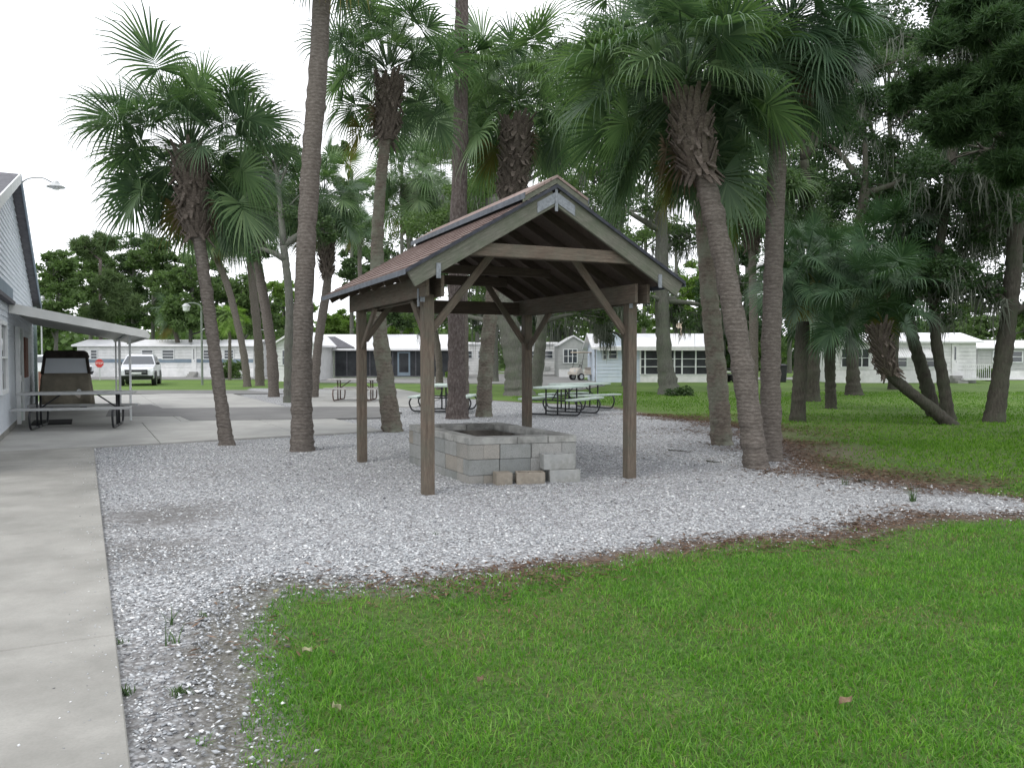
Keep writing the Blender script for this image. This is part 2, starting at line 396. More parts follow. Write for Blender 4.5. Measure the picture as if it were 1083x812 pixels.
M['grass_far'] = leafmat('far_lawn_blades', (.070, .155, .018), (.12, .24, .028), (.20, .33, .055), .42, .55, .2, .35, (.9, 1.25, .4))  # raised so the colour itself carries the lit far lawn
M['litter'] = leafmat('fallen_needles', (.07, .045, .03), (.15, .09, .06), (.25, .17, .12), .1, .8, .1)
def stone_mat():
    t = NT('shell_and_stone'); g = t.n('ShaderNodeNewGeometry')
    c = t.ramp(g.outputs['Random Per Island'], [(0, (.09, .09, .095)), (.25, (.26, .275, .29)), (.6, (.44, .46, .475)), (.9, (.60, .62, .63)), (1, (.84, .84, .83))])
    t.bump(t.noise(t.coord('Position'), 120, 3), .4, .003)
    return t.col(c, .8, .25)
M['stone'] = stone_mat()
# ================================================================ GROUND
GRAVEL_PX = [(250, 464), (250, 440), (252, 417), (264, 410.5), (300, 411), (420, 414), (480, 421), (560, 426), (636, 429),
             (690, 440), (746, 446), (790, 452), (832, 470), (854, 494), (912, 503), (1000, 515), (1083, 526), (1200, 535), (1200, 548), (1083, 547), (979, 545), (912, 556), (868, 565),
             (734, 573), (667, 581), (600, 594), (503, 613), (399, 621), (330, 619), (291, 617), (254, 633), (229, 669), (233, 698), (239, 719), (230, 768)]
gpoly = np.array([gp(u, v)[:2] for u, v in GRAVEL_PX])
extra = np.array([(-0.95, 2.6), (-0.9, 1.2), (-0.75, -1.5), bp(-1.5, -.6)[:2], bp(4, -.6)[:2], bp(10, -.6)[:2], bp(15.3, -.6)[:2], bp(16.5, 0)[:2]])
gpoly = np.vstack([gpoly, extra])
def poly_sd(X, Y, P):
    """signed distance, negative inside"""
    d2 = np.full(X.shape, 1e9); ins = np.zeros(X.shape, bool)
    for i in range(len(P)):
        a = P[i]; b = P[(i + 1) % len(P)]; e = b - a
        t = np.clip(((X - a[0]) * e[0] + (Y - a[1]) * e[1]) / (e @ e), 0, 1)
        d2 = np.minimum(d2, (X - a[0] - t * e[0]) ** 2 + (Y - a[1] - t * e[1]) ** 2)
        c = ((a[1] > Y) != (b[1] > Y)) & (X < (b[0] - a[0]) * (Y - a[1]) / (b[1] - a[1] + 1e-12) + a[0]); ins ^= c
    d = np.sqrt(d2); return np.where(ins, -d, d)
DIRT = [(175, 545, .9, 1.0), (150, 585, .7, 1.0), (230, 500, 1.2, .45), (180, 760, .6, .8), (165, 700, .5, .8), (190, 600, .6, .7), (170, 655, .5, .6), (200, 700, .5, .8), (160, 740, .4, .8), (130, 510, .5, .4), (845, 476, 1.6, .9), (800, 455, 2.0, .8), (900, 502, 1.3, .8), (930, 525, .9, .4), (1000, 516, 1.0, .9), (760, 440, 2, .6), (690, 436, 2.2, .5), (690, 480, .8, .35), (640, 520, .5, .3), (560, 600, .4, .3), (230, 540, .5, .3)]
def dirt_at(X, Y):
    o = np.zeros(X.shape)
    for u, v, r, a in DIRT:
        p = gp(u, v); o = np.maximum(o, a * np.exp(-((X - p[0]) ** 2 + (Y - p[1]) ** 2) / (r * r)))
    return o
def lowf(X, Y):
    s_ = BD[0] * X + BD[1] * Y; n_ = BN[0] * X + BN[1] * Y
    a = np.clip((n_ - .15) / .5, .15, 1)
    return np.where((s_ > 14.5) & (X < 6), .15, a)
def hgt(X, Y):
    X = np.asarray(X, float); Y = np.asarray(Y, float)
    d = np.hypot(X, Y - 10)
    return ((vnoise(X + 50, Y + 50, 2.2, 3) - .5) * .05 + (vnoise(X + 50, Y + 50, .6, 4) - .5) * .014) * np.clip(1.6 - d / 30, 0, 1) * lowf(X, Y)
def grid(xs, ys, name, mat, zo, keep=None):
    X, Y = np.meshgrid(xs, ys); sdv = poly_sd(X, Y, gpoly)
    # keep ground under the slab and path low
    s_ = BD[0] * X + BD[1] * Y; n_ = BN[0] * X + BN[1] * Y
    low = ((n_ < .35) | (s_ > 14.9)) & (Y < 60) & (X < 6)
    Z = hgt(X, Y) + (zo * np.clip(-sdv / .25, -.2, 1) if keep is not None else 0)
    V = np.stack([X, Y, Z], -1).reshape(-1, 3); nx = len(xs); ny = len(ys)
    i, j = np.meshgrid(np.arange(nx - 1), np.arange(ny - 1)); a = (j * nx + i).ravel()
    F = np.stack([a, a + 1, a + 1 + nx, a + nx], -1)
    if keep is not None:
        F = F[(sdv.ravel()[F].min(1) < keep)]
        used = np.unique(F); rm = np.zeros(len(V), int); rm[used] = np.arange(len(used)); F = rm[F]; V = V[used]
        sdu = sdv.ravel()[used]
    else: sdu = sdv.ravel()
    me = npmesh(name, V, F, mat, smooth=True)
    at = me.attributes.new('edge', 'FLOAT', 'POINT'); at.data.foreach_set('value', np.clip(sdu, -3, 3).astype(np.float32))
    at = me.attributes.new('dirt', 'FLOAT', 'POINT'); at.data.foreach_set('value', dirt_at(V[:, 0], V[:, 1]).astype(np.float32))
    return link(name, me, kind='structure')
M['ground'] = ground_material('turf_shell_and_litter')
xs = np.concatenate([[-390, -200, -120, -60, -35, -22], np.arange(-15, 22, .16), [26, 35, 60, 120, 200, 390]])
ys = np.concatenate([[-55, -40, -20, -8, -3], np.arange(-1, 32, .16), [34, 38, 45, 60, 90, 150, 300, 415]])
grid(xs, ys, 'ground', M['ground'], 0.0)
grid(np.arange(-15, 13, .1), np.arange(-1.6, 44, .1), 'gravel_bed', M['ground'], .014, keep=-.0)

def slab(name, pts, z0, z1, mat, kind='structure', joints=()):
    m = MB(); n = len(pts)
    V = [(p[0], p[1], z1) for p in pts] + [(p[0], p[1], z0) for p in pts]
    m.add(V, [tuple(range(n))] + [tuple(range(n, 2 * n))[::-1]] + [(i, (i + 1) % n, n + (i + 1) % n, n + i) for i in range(n)])
    return m.build(name, mat, kind=kind)
# sidewalk cast in panels with joints
m = MB(); s0 = -3.0; cuts = [-4.5, -1.4, 1.7, 4.8, 7.95, 11.2, 15.1]
for a, b in zip(cuts[:-1], cuts[1:]):
    q = [bp(a + .007, -1.37), bp(a + .007, .13), bp(b - .007, .13), bp(b - .007, -1.37)]
    m.hexa([(x, y, -.1) for x, y, z in q] + [(x, y, .055 + .002 * ((int(a * 7)) % 2)) for x, y, z in q])
m.build('sidewalk', M['walk'], bevel=.006, kind='structure')
# patio slab panels
pe0 = np.array(bp(15.12, -1.37)[:2]); pe1 = gp(405, 457.5)[:2]
pd = (pe1 - pe0) / np.linalg.norm(pe1 - pe0)
def pf(t): return pe0 + pd * t
m = MB(); tt = [0, 2.85, 5.9, 6.95]
# front strip (light concrete), divided by joints
fdir = BD
wid = np.linalg.norm(pe1 - pe0)
for i, (a, b) in enumerate([(0, 2.55), (2.56, 5.1), (5.11, wid)]):
    for (c, d) in [(0, 4.9)]:
        q = [pf(a), pf(b), pf(b) + BD * d, pf(a) + BD * d]
        m.hexa([(x, y, -.1) for x, y in q] + [(x, y, .05) for x, y in q])
m.build('patio', M['patio'], bevel=.005, kind='structure')
# second part of the patio beyond
m = MB()
for (a, b) in [(-.0, 3.4), (3.41, wid - .0)]:
    for (c, d) in [(4.915, 9.0), (9.015, 15.0), (15.015, 20.5)]:
        q = [pf(a) + BD * c, pf(b) + BD * c, pf(b) + BD * d, pf(a) + BD * d]
        m.hexa([(x, y, -.1) for x, y in q] + [(x, y, .05) for x, y in q])
m.build('patio_beyond', M['patio'], bevel=.005, kind='structure')
# pale pavement beside it to the right (picnic table stands here), grey court strips
def sheet(name, px, z, mat, zb=None):
    pts = [gp(u, v)[:2] for u, v in px]; return slab(name, pts, -.05 if zb is None else zb, z, mat)
sheet('court_surface', [(150, 442), (190, 442), (201, 447), (300, 446), (404, 443.5), (425, 438), (400, 432), (300, 432), (172, 433.5), (160, 429.5), (118, 430), (112, 442)], .056, M['court'], .0)
sheet('pavement', [(318, 431.5), (440, 431.5), (470, 421), (420, 412), (330, 414.5), (300, 417)], .045, M['patio'], -.05)
sheet('gravel_path', [(60, 417.6), (300, 417.6), (260, 413.6), (60, 413.6)], .052, M['court'], 0.0)
sheet('road', [(-250, 401.8), (120, 401.8), (300, 401.5), (335, 405.0), (560, 406.5), (575, 411), (612, 413), (640, 408), (612, 404.0), (575, 398), (530, 395.8), (330, 396), (120, 398.6), (-250, 398.6)], .05, M['road'])
sheet('street', [(790, 401.8), (1400, 402.6), (1400, 400.2), (790, 399.6)], .05, M['road'])
sheet('driveway', [(905, 399.6), (985, 400), (965, 395.5), (925, 395)], .056, M['patio'])
sheet('side_street', [(612, 404), (640, 408), (628, 404), (600, 398), (598, 394), (520, 393), (575, 398)], .054, M['road'], .01)

# ---- scattered crushed shell (uncountable)
def oct_stones(name, X, Y, Z, size, mat, flat=.35, kind='stuff'):
    n = len(X); g = np.random.default_rng(5)
    base = np.array([(1, 0, 0), (.1, .8, 0), (-1, .1, 0), (0, -.75, 0), (.1, 0, 1), (0, .1, -1)], float)
    V = base[None] * (1 + g.uniform(-.35, .35, (n, 6, 3)))
    V[:, :, 2] *= flat * g.uniform(.6, 1.5, (n, 1)); V *= size[:, None, None]
    a = g.uniform(0, 2 * PI, n); c, s = np.cos(a)[:, None], np.sin(a)[:, None]
    x = V[:, :, 0] * c - V[:, :, 1] * s; y = V[:, :, 0] * s + V[:, :, 1] * c
    tl = g.normal(0, .35, (n, 1)); z = V[:, :, 2] + x * tl
    P = np.stack([x + X[:, None], y + Y[:, None], z + Z[:, None] + size[:, None] * .12], -1)
    f = np.array([(0, 1, 4), (1, 2, 4), (2, 3, 4), (3, 0, 4), (1, 0, 5), (2, 1, 5), (3, 2, 5), (0, 3, 5)])
    F = (f[None] + np.arange(n)[:, None, None] * 6).reshape(-1, 3)
    return link(name, npmesh(name, P.reshape(-1, 3), F, mat), kind=kind)
g = np.random.default_rng(21)
def in_view(X, Y, pad=1.3): return (np.abs(X) < Y * .66 + pad) & (Y > 2.2)
parts = []
for (y0, y1, dens, sa, sb) in [(1.5, 5.5, 1500, .006, .018), (5.5, 9, 950, .007, .02), (9, 14, 420, .009, .022), (14, 26, 90, .012, .028)]:
    x0, x1 = -y1 * .68 - 1.3, y1 * .68 + 1.3; n = int((x1 - x0) * (y1 - y0) * dens)
    X = g.uniform(x0, x1, n); Y = g.uniform(y0, y1, n); k = in_view(X, Y); X = X[k]; Y = Y[k]
    sdv = poly_sd(X, Y, gpoly); d = dirt_at(X, Y)
    k = (g.random(len(X)) < .45 + 1.1 * vnoise(X + 80, Y + 80, .8, 20)) & (sdv < -.02 + (g.random(len(X)) ** np.where(X < -.9, 2.0, 4.0)) * .4) & (g.random(len(X)) > 1.5 * d * vnoise(X + 80, Y + 80, .35, 19)) & ((BN[0] * X + BN[1] * Y) > .15)
    X = X[k]; Y = Y[k]; sz = (sa + (sb - sa) * g.random(len(X)) ** 3) * np.where(g.random(len(X)) < .012, 1.9, 1.0)
    parts.append((X, Y, sz))
g2 = np.random.default_rng(61); n = 9000; XX = g2.uniform(-3.2, -.6, n); YY = g2.uniform(2.4, 6.5, n); k = (poly_sd(XX, YY, gpoly) < -.03 + .3 * g2.random(n) ** 2) & ((BN[0] * XX + BN[1] * YY) > .15); parts.append((XX[k], YY[k], .006 + .014 * g2.random(k.sum()) ** 2.2))
X = np.concatenate([p[0] for p in parts]); Y = np.concatenate([p[1] for p in parts]); sz = np.concatenate([p[2] for p in parts])
tag(oct_stones('crushed_shell', X, Y, hgt(X, Y) + .014, sz, M['stone']), 'loose white and grey crushed shell and stone covering the bed', 'gravel')

g = np.random.default_rng(44); n = 420; S1 = g.uniform(1.5, 15, n); N1_ = .125 - np.abs(g.normal(0, .16, n)); keepn = N1_ > -1.2
PX = BD[0] * S1 + BN[0] * N1_; PY = BD[1] * S1 + BN[1] * N1_
sp_ = oct_stones('spilled_shell', PX[keepn], PY[keepn], np.full(keepn.sum(), .0565), g.uniform(.003, .009, keepn.sum()), M['stone']); tag(sp_, 'small shell fragments spilled onto the sidewalk edge', 'gravel')
# ---- grass blades
def blades(name, X, Y, hh, ww, mat, seed=1, lean=.55, nseg=3, z0=0.0, segs=None):
    n = len(X); g = np.random.default_rng(seed)
    a = g.uniform(0, 2 * PI, n); b = g.uniform(0, 2 * PI, n); ln = np.abs(g.normal(0, lean, n)) + .12
    ts = np.linspace(0, 1, nseg)
    Z = hgt(X, Y) + z0
    cols = []
    for t in ts:
        cx = X + np.cos(b) * ln * hh * t ** 1.7; cy = Y + np.sin(b) * ln * hh * t ** 1.7
        cz = Z + hh * (t - .25 * ln * t * t) - .004
        wv = ww * (1 - t ** 1.6) * .5
        if t < 1:
            cols.append(np.stack([cx - np.cos(a) * wv, cy - np.sin(a) * wv, cz], -1)); cols.append(np.stack([cx + np.cos(a) * wv, cy + np.sin(a) * wv, cz], -1))
        else: cols.append(np.stack([cx, cy, cz], -1))
    k = 2 * (nseg - 1) + 1; V = np.stack(cols, 1).reshape(-1, 3)
    tri = []
    for i in range(nseg - 2): tri += [(2 * i, 2 * i + 1, 2 * i + 3), (2 * i, 2 * i + 3, 2 * i + 2)]
    i = nseg - 2; tri += [(2 * i, 2 * i + 1, 2 * i + 2)]
    F = (np.array(tri)[None] + np.arange(n)[:, None, None] * k).reshape(-1, 3)
    return npmesh(name, V, F, mat)
def scatter_grass(y0, y1, dens, x0, x1, seed, far=False):
    g = np.random.default_rng(seed); n = int((x1 - x0) * (y1 - y0) * dens)
    X = g.uniform(x0, x1, n); Y = g.uniform(y0, y1, n); k = in_view(X, Y, 1.0); X = X[k]; Y = Y[k]
    sdv = poly_sd(X, Y, gpoly)
    nn = (vnoise(X + 80, Y + 80, .55, 9) - .5) * .5 + (vnoise(X + 80, Y + 80, .16, 10) - .5) * .22
    thr = np.where(Y > 9.5, .55, .05)
    thin = vnoise(X + 80, Y + 80, 1.1, 12)
    k = (sdv + nn > thr + g.random(len(X)) ** 3 * .4) & ((BN[0] * X + BN[1] * Y) > .3)
    k &= g.random(len(X)) < np.clip(.35 + 1.6 * thin, .25, 1)
    return X[k], Y[k]
A = []
for i, (y0, y1, dens) in enumerate([(2.0, 4.2, 8500), (4.2, 6.2, 6000), (6.2, 9.8, 3600)]):
    X, Y = scatter_grass(y0, y1, dens, -1.5, y1 * .68 + 1.0, 30 + i); A.append((X, Y))
X = np.concatenate([a[0] for a in A]); Y = np.concatenate([a[1] for a in A])
g = np.random.default_rng(77)
hn = .55 * vnoise(X + 80, Y + 80, .8, 14) + .6 * vnoise(X + 80, Y + 80, .22, 23)
hh = (.018 + .036 * hn) * g.uniform(.5, 1.4, len(X)); ww = g.uniform(.003, .0065, len(X)) * (1 + Y / 14)
dry = g.random(len(X)) < .05 + .22 * (vnoise(X + 80, Y + 80, .7, 15) > .72)
link('lawn_grass', blades('lawn_grass', X[~dry], Y[~dry], hh[~dry], ww[~dry], M['grass'], 1, .9), kind='stuff', label='short bright green grass of the foreground lawn', cat='grass')
link('dry_grass', blades('dry_grass', X[dry], Y[dry], hh[dry] * .7, ww[dry], M['grass_dry'], 2, 1.5), kind='stuff', label='dry straw coloured blades mixed into the lawn', cat='grass')
# lawn beyond the gravel
g = np.random.default_rng(88); A = []
for (y0, y1, dens) in [(9.8, 15, 650), (15, 22, 300), (22, 36, 110)]:
    x0, x1 = 0, y1 * .68 + 2; n = int((x1 - x0) * (y1 - y0) * dens)
    X = g.uniform(x0, x1, n); Y = g.uniform(y0, y1, n); sdv = poly_sd(X, Y, gpoly)
    k = (g.random(n) < np.clip((sdv - .12) / (.5 + 2.2 * vnoise(X + 80, Y + 80, .9, 16)), 0, 1) ** 1.5) & (g.random(n) < .25 + vnoise(X + 80, Y + 80, 2.5, 17)) & (g.random(n) > .75 * dirt_at(X, Y)) & in_view(X, Y, 2)
    A.append((X[k], Y[k]))
X = np.concatenate([a[0] for a in A]); Y = np.concatenate([a[1] for a in A])
link('far_grass', blades('far_grass', X, Y, g.uniform(.03, .075, len(X)), g.uniform(.010, .022, len(X)) * (1 + Y / 40), M['grass_far'], 3, .8), kind='stuff', label='grass under the trees beyond the gravel, sunlit tone put in its colour', cat='grass')
# fallen needles and leaf litter along the gravel edge
g = np.random.default_rng(99); n = 220000
X = g.uniform(-3, 14, n); Y = g.uniform(4, 22, n); sdv = poly_sd(X, Y, gpoly)
nn = vnoise(X + 80, Y + 80, .9, 18); dd_ = dirt_at(X, Y)
dn = 1.5 * np.exp(-((sdv - .0) / (.20 + .22 * nn + .5 * (Y > 9.0) * nn)) ** 2) * (.15 + nn) + .6 * dd_ * (Y > 9) * nn
dn = dn * np.clip((X + 1.7) / 1.6, .10, 1)
k = (g.random(n) < dn) & in_view(X, Y, 1.5) & (X > -1.9); X = X[k]; Y = Y[k]; n = len(X)
a = g.uniform(0, 2 * PI, n); ln = g.uniform(.02, .06, n); wd = g.uniform(.002, .007, n) * (1 + Y / 12); zz = hgt(X, Y) + g.uniform(.014, .028, n)
dx, dy = np.cos(a) * ln, np.sin(a) * ln; px, py = -np.sin(a) * wd, np.cos(a) * wd; t = g.normal(0, .006, n)
V = np.stack([np.stack([X - dx, Y - dy, zz], -1), np.stack([X + px, Y + py, zz + .003], -1), np.stack([X + dx, Y + dy, zz + t], -1), np.stack([X - px, Y - py, zz + .003], -1)], 1).reshape(-1, 3)
F = np.arange(4 * n).reshape(-1, 4)
link('needle_litter', npmesh('needle_litter', V, F, M['litter']), kind='stuff', label='brown fallen needles and leaves along the gravel edge', cat='litter')

# ================================================================ CLUBHOUSE (left)
WN = -1.355; PK = 20.55; CORNER = 29.0; EAVE = 3.1; PEAKH = 5.35; SLOPE = (PEAKH - EAVE) / (CORNER - PK); NEAR = PK - (CORNER - PK)
club = thing('clubhouse', 'grey blue lap sided clubhouse with a gable and a side porch, along the sidewalk', 'building', bp(PK, WN, 0))
m = MB()
def topz(s): return PEAKH - abs(s - PK) * SLOPE
q = [(NEAR, 0), (CORNER, 0), (CORNER, EAVE), (PK, PEAKH), (NEAR, EAVE)]
# wall core
def W3(s, n, z): return bp(s, n, z)
V = [W3(s, WN - .03, z) for s, z in q] + [W3(s, WN - 9, z) for s, z in q]
m.add(V, [(0, 1, 2, 3, 4), (9, 8, 7, 6, 5)] + [(i, (i + 1) % 5, 5 + (i + 1) % 5, 5 + i) for i in range(5)])
m.build('wall', M['siding'], club)
m = MB(); z = .16
while z < PEAKH - .06:
    z2 = min(z + .115, PEAKH - .01)
    def ext(zz): return (NEAR, CORNER) if zz <= EAVE else (PK - (PEAKH - zz) / SLOPE, PK + (PEAKH - zz) / SLOPE)
    a, b = ext(z); c, d = ext(z2)
    P = [W3(a, WN + .022, z), W3(b, WN + .022, z), W3(d, WN + .004, z2), W3(c, WN + .004, z2), W3(a, WN - .03, z), W3(b, WN - .03, z)]
    m.add(P, [(0, 1, 2, 3), (4, 5, 1, 0)]); z = z2
m.build('lap_siding', M['siding'], club)
m = MB(); P = [W3(NEAR, WN + .03, 0), W3(CORNER, WN + .03, 0), W3(CORNER, WN + .03, .16), W3(NEAR, WN + .03, .16), W3(NEAR, WN - .02, .16), W3(CORNER, WN - .02, .16)]
m.add(P, [(0, 1, 2, 3), (3, 2, 5, 4)]); m.build('foundation', M['walk'], club)
# roof with overhang
for sgn in (-1, 1):
    m = MB(); e = PK + sgn * (CORNER - PK + .45); ze = PEAKH - (CORNER - PK + .45) * SLOPE + .05; zp = PEAKH + .05
    P = []
    for zo in (0, .13):
        P += [W3(PK, WN + .2, zp + zo), W3(e, WN + .2, ze + zo), W3(e, WN - 9, ze + zo), W3(PK, WN - 9, zp + zo)]
    m.hexa(P); m.build('roof', M['roofdark'], club)
    m = MB(); P = []
    for zo in (-.06, .15):
        P += [W3(PK, WN + .205, zp + zo), W3(e, WN + .205, ze + zo), W3(e, WN + .23, ze + zo), W3(PK, WN + .23, zp + zo)]
    m.hexa(P); m.build('rake_board', M['trimwhite'] if sgn < 0 else M['bluegrey'], club)
def wbox(name, s0, s1, n0, n1, z0, z1, mat, parent, bevel=.004, **k):
    m = MB(); q = [bp(s0, n0), bp(s1, n0), bp(s1, n1), bp(s0, n1)]
    m.hexa([(x, y, z0) for x, y, _ in q] + [(x, y, z1) for x, y, _ in q]); return m.build(name, mat, parent, bevel=bevel, **k)
wbox('corner_trim', CORNER - .12, CORNER + .02, WN + .0, WN + .05, 0, EAVE, M['trimgreen'], club)
wbox('downspout', CORNER - .32, CORNER - .22, WN + .025, WN + .11, .1, EAVE, M['trimgreen'], club)
wbox('window_hood', 9, 19.5, WN + .02, WN + .14, 2.62, 2.70, M['roofdark'], club)
wbox('fascia', 9, 19.5, WN + .02, WN + .10, 2.702, 2.96, M['bluegrey'], club)
# door and windows
dr = wbox('door', 21.15, 22.15, WN + .024, WN + .07, .06, 2.12, M['trimgreen'], club)
wbox('door_frame', 20.98, 21.12, WN + .02, WN + .11, .06, 2.24, M['trimwhite'], dr)
wbox('door_frame', 22.18, 22.32, WN + .02, WN + .11, .06, 2.24, M['trimwhite'], dr)
wbox('glass', 21.3, 22.0, WN + .072, WN + .08, .5, 1.95, M['glass'], dr)
wbox('handle', 21.2, 21.26, WN + .072, WN + .13, 1.0, 1.15, M['chrome'], dr)
for s0, s1 in ((17.0, 18.2), (13.4, 14.9)):
    wdw = wbox('window', s0, s1, WN + .024, WN + .035, .95, 2.15, M['glass'], club)
    m = MB()
    for a, b, c, d in ((s0 - .08, s0, .87, 2.23), (s1, s1 + .08, .87, 2.23), (s0, s1, 2.15, 2.23), (s0, s1, .87, .95), (s0, s1, 1.53, 1.57)):
        q = [bp(a, WN + .02), bp(b, WN + .02), bp(b, WN + .075), bp(a, WN + .075)]; m.hexa([(x, y, c) for x, y, _ in q] + [(x, y, d) for x, y, _ in q])
    m.build('frame', M['trimwhite'], wdw)
wbox('notice_board', 23.2, 24.3, WN + .03, WN + .1, 1.05, 2.05, M['boardbrown'], club)
wbox('door_mat', 20.6, 22.0, -1.05, -.25, .052, .075, M['rubber'], None, label='black rubber door mat on the patio below the clubhouse door', cat='door mat')
# wall lamp on the gable peak
lm = thing('wall_lamp', 'grey gooseneck lamp on the peak of the clubhouse gable', 'lamp', bp(PK, WN + .22, PEAKH))
base = np.array(bp(PK, WN + .22, PEAKH - .02)); out = np.array([BN[0], BN[1], 0])
m = MB(); m.tube(spline([base, base + out * .15 + [0, 0, .12], base + out * .4 + [0, 0, .16], base + out * .58 + [0, 0, .08]], 12), .016, 8); m.build('arm', M['lampgrey'], lm, smooth=True)
m = MB(); c = base + out * .66 + [0, 0, .02]
for (z0, r0, z1, r1) in ((.10, .05, .03, .09), (.03, .09, -.03, .19), (-.03, .19, -.045, .19)):
    m.tube([c + [0, 0, z0], c + [0, 0, z1]], [r0, r1], 16, cap=True)
m.build('shade', M['lampgrey'], lm)
m = MB(); m.tube([c + [0, 0, -.03], c + [0, 0, -.09]], [.10, .07], 14); m.build('lens', M['diffuser'], lm)
# porch awning
aw = thing('patio_awning', 'pale grey metal patio awning with rolled front edge fixed to the clubhouse wall', 'awning', bp(20, WN, 0))
N0, N1 = WN + .03, 1.25; Z0, Z1 = 2.66, 2.14; SA, SB = 19.35, 28.3
m = MB()
def az(n): return Z0 + (Z1 - Z0) * (n - N0) / (N1 - N0)
prof = [(N0, az(N0)), (N1 - .1, az(N1 - .1)), (N1, az(N1) - .02), (N1 + .06, Z1 - .10), (N1 + .04, Z1 - .17), (N1 - .02, Z1 - .18), (N1 - .02, Z1 - .13), (N0, az(N0) - .07)]
V = [bp(SA, n, z) for n, z in prof] + [bp(SB, n, z) for n, z in prof]; k = len(prof)
m.add(V, [tuple(range(k)), tuple(range(k, 2 * k))[::-1]] + [(i, (i + 1) % k, k + (i + 1) % k, k + i) for i in range(k)])
m.build('roof_panel', M['awn'], aw)
m = MB(); s = SA + .3
while s < SB:
    q = [bp(s, N0), bp(s, N1 - .12), bp(s + .03, N1 - .12), bp(s + .03, N0)]
    zt = [az(N0) - .072, az(N1 - .12) - .072, az(N1 - .12) - .072, az(N0) - .072]
    m.hexa([(x, y, zz - .05) for (x, y, _), zz in zip(q, zt)] + [(x, y, zz) for (x, y, _), zz in zip(q, zt)]); s += .4
m.build('ribs', M['awnin'], aw)
m = MB(); P = []
for (n, z) in ((N0, az(N0)), (N1 + .02, Z1 + .0)):
    P.append((n, z))
q = [bp(SA - .03, N0, az(N0) - .2), bp(SA - .03, N1 + .02, Z1 - .17), bp(SA - .004, N1 + .02, Z1 - .17), bp(SA - .004, N0, az(N0) - .2),
     bp(SA - .03, N0, az(N0) + .01), bp(SA - .03, N1 + .0, Z1 + .0), bp(SA - .004, N1 + .0, Z1 + .0), bp(SA - .004, N0, az(N0) + .01)]
m.hexa(q); m.build('end_fascia', M['awn'], aw)
m = MB(); m.hexa([bp(SA, .85, az(.9) - .17), bp(SB, .85, az(.9) - .17), bp(SB, .93, az(.9) - .17), bp(SA, .93, az(.9) - .17)] + [bp(SA, .85, az(.9) - .075), bp(SB, .85, az(.9) - .075), bp(SB, .93, az(.9) - .075), bp(SA, .93, az(.9) - .075)])
m.build('front_beam', M['awnin'], aw)
def post(s, n, w=.05):
    wbox('post', s, s + w, n - w / 2, n + w / 2, .05, az(n) - .12, M['trimwhite'], aw)
post(21.1, .98); post(28.0, .9)
m = MB()
for s in (24.2, 24.42, 24.64, 24.86):
    q = [bp(s, .86), bp(s + .03, .86), bp(s + .03, .90), bp(s, .90)]; m.hexa([(x, y, .05) for x, y, _ in q] + [(x, y, 2.1) for x, y, _ in q])
for zz in (.5, 1.2, 1.9):
    q = [bp(24.2, .87), bp(24.89, .87), bp(24.89, .89), bp(24.2, .89)]; m.hexa([(x, y, zz) for x, y, _ in q] + [(x, y, zz + .03) for x, y, _ in q])
m.build('lattice_post', M['trimwhite'], aw)

# ================================================================ OPEN TIMBER SHELTER
ANG = R(24.6); UX = np.array([math.cos(ANG), math.sin(ANG)]); UY = np.array([-math.sin(ANG), math.cos(ANG)])
PA = np.array([-.957, 9.086]); SW, SDp = 2.70, 3.02
def sp(x, y, z): p = PA + UX * x + UY * y; return np.array([p[0], p[1], z])
shel = thing('wooden_shelter', 'brown timber pavilion with shingled gable roof standing over the block fire pit', 'pavilion', tuple(sp(0, 0, 0)))
def beam(name, a, b, w, h, mat, parent, roll=None, bevel=.006, taper=0):
    a = np.array(a, float); b = np.array(b, float); d = b - a; L_ = np.linalg.norm(d); x = Vector(d / L_)
    up = Vector((0, 0, 1)) if abs(x.z) < .95 else Vector((UY[0], UY[1], 0))
    if roll is not None: up = Vector(roll)
    y = up.cross(x).normalized(); z = x.cross(y)
    bm = bmesh.new(); bmesh.ops.create_cube(bm, size=1)
    for v_ in bm.verts: v_.co = Vector((v_.co.x * L_ + L_ / 2, v_.co.y * w, v_.co.z * h))
    bmesh.ops.bevel(bm, geom=list(bm.edges), offset=bevel, segments=1, affect='EDGES')
    me = bpy.data.meshes.new(name); bm.to_mesh(me); bm.free(); me.materials.append(mat)
    o = bpy.data.objects.new(name, me); COL.objects.link(o); o.parent = parent
    mt = Matrix((x, y, z)).transposed().to_4x4(); mt.translation = Vector(a) - wloc(parent); o.matrix_local = mt
    return o
HP = 2.36
PST = [(0, 0), (SW, 0), (0, SDp), (SW, SDp)]
for (x, y) in PST: beam('post', sp(x, y, -.1), sp(x, y, HP - .1), .128, .128, M['wood'], shel, roll=(UY[0], UY[1], 0))
OH = .55; OHR = .72; RISE = .99; HW = SW / 2 + .36; EH = 2.50; PH = EH + RISE; xm = SW / 2
ye0, ye1 = -OH, SDp + OHR
# plates along the sides (doubled)
for x in (0, SW):
    for dx in (-.087, .087):
        beam('top_plate', sp(x + dx, -.28, HP - .02), sp(x + dx, SDp + .3, HP - .02), .04, .235, M['wood'], shel)
def roofz(x, off=0): return PH - abs(x - xm) * RISE / HW + off
# rafters
nrm = math.atan(RISE / HW)
for i, y in enumerate(np.linspace(ye0 + .02, ye1 - .03, 8)):
    for sg in (-1, 1):
        mat = M['wood_green'] if i == 0 else M['wood_dark']
        h = .19 if i == 0 else .12; off = -.125 if i == 0 else -.09
        beam('rafter' if i else 'barge_board', sp(xm + sg * .015, y, PH + off), sp(xm + sg * (HW - (.0 if i == 0 else .05)), y, roofz(xm + HW, off + (0 if i == 0 else .02))), .042, h, mat, shel)
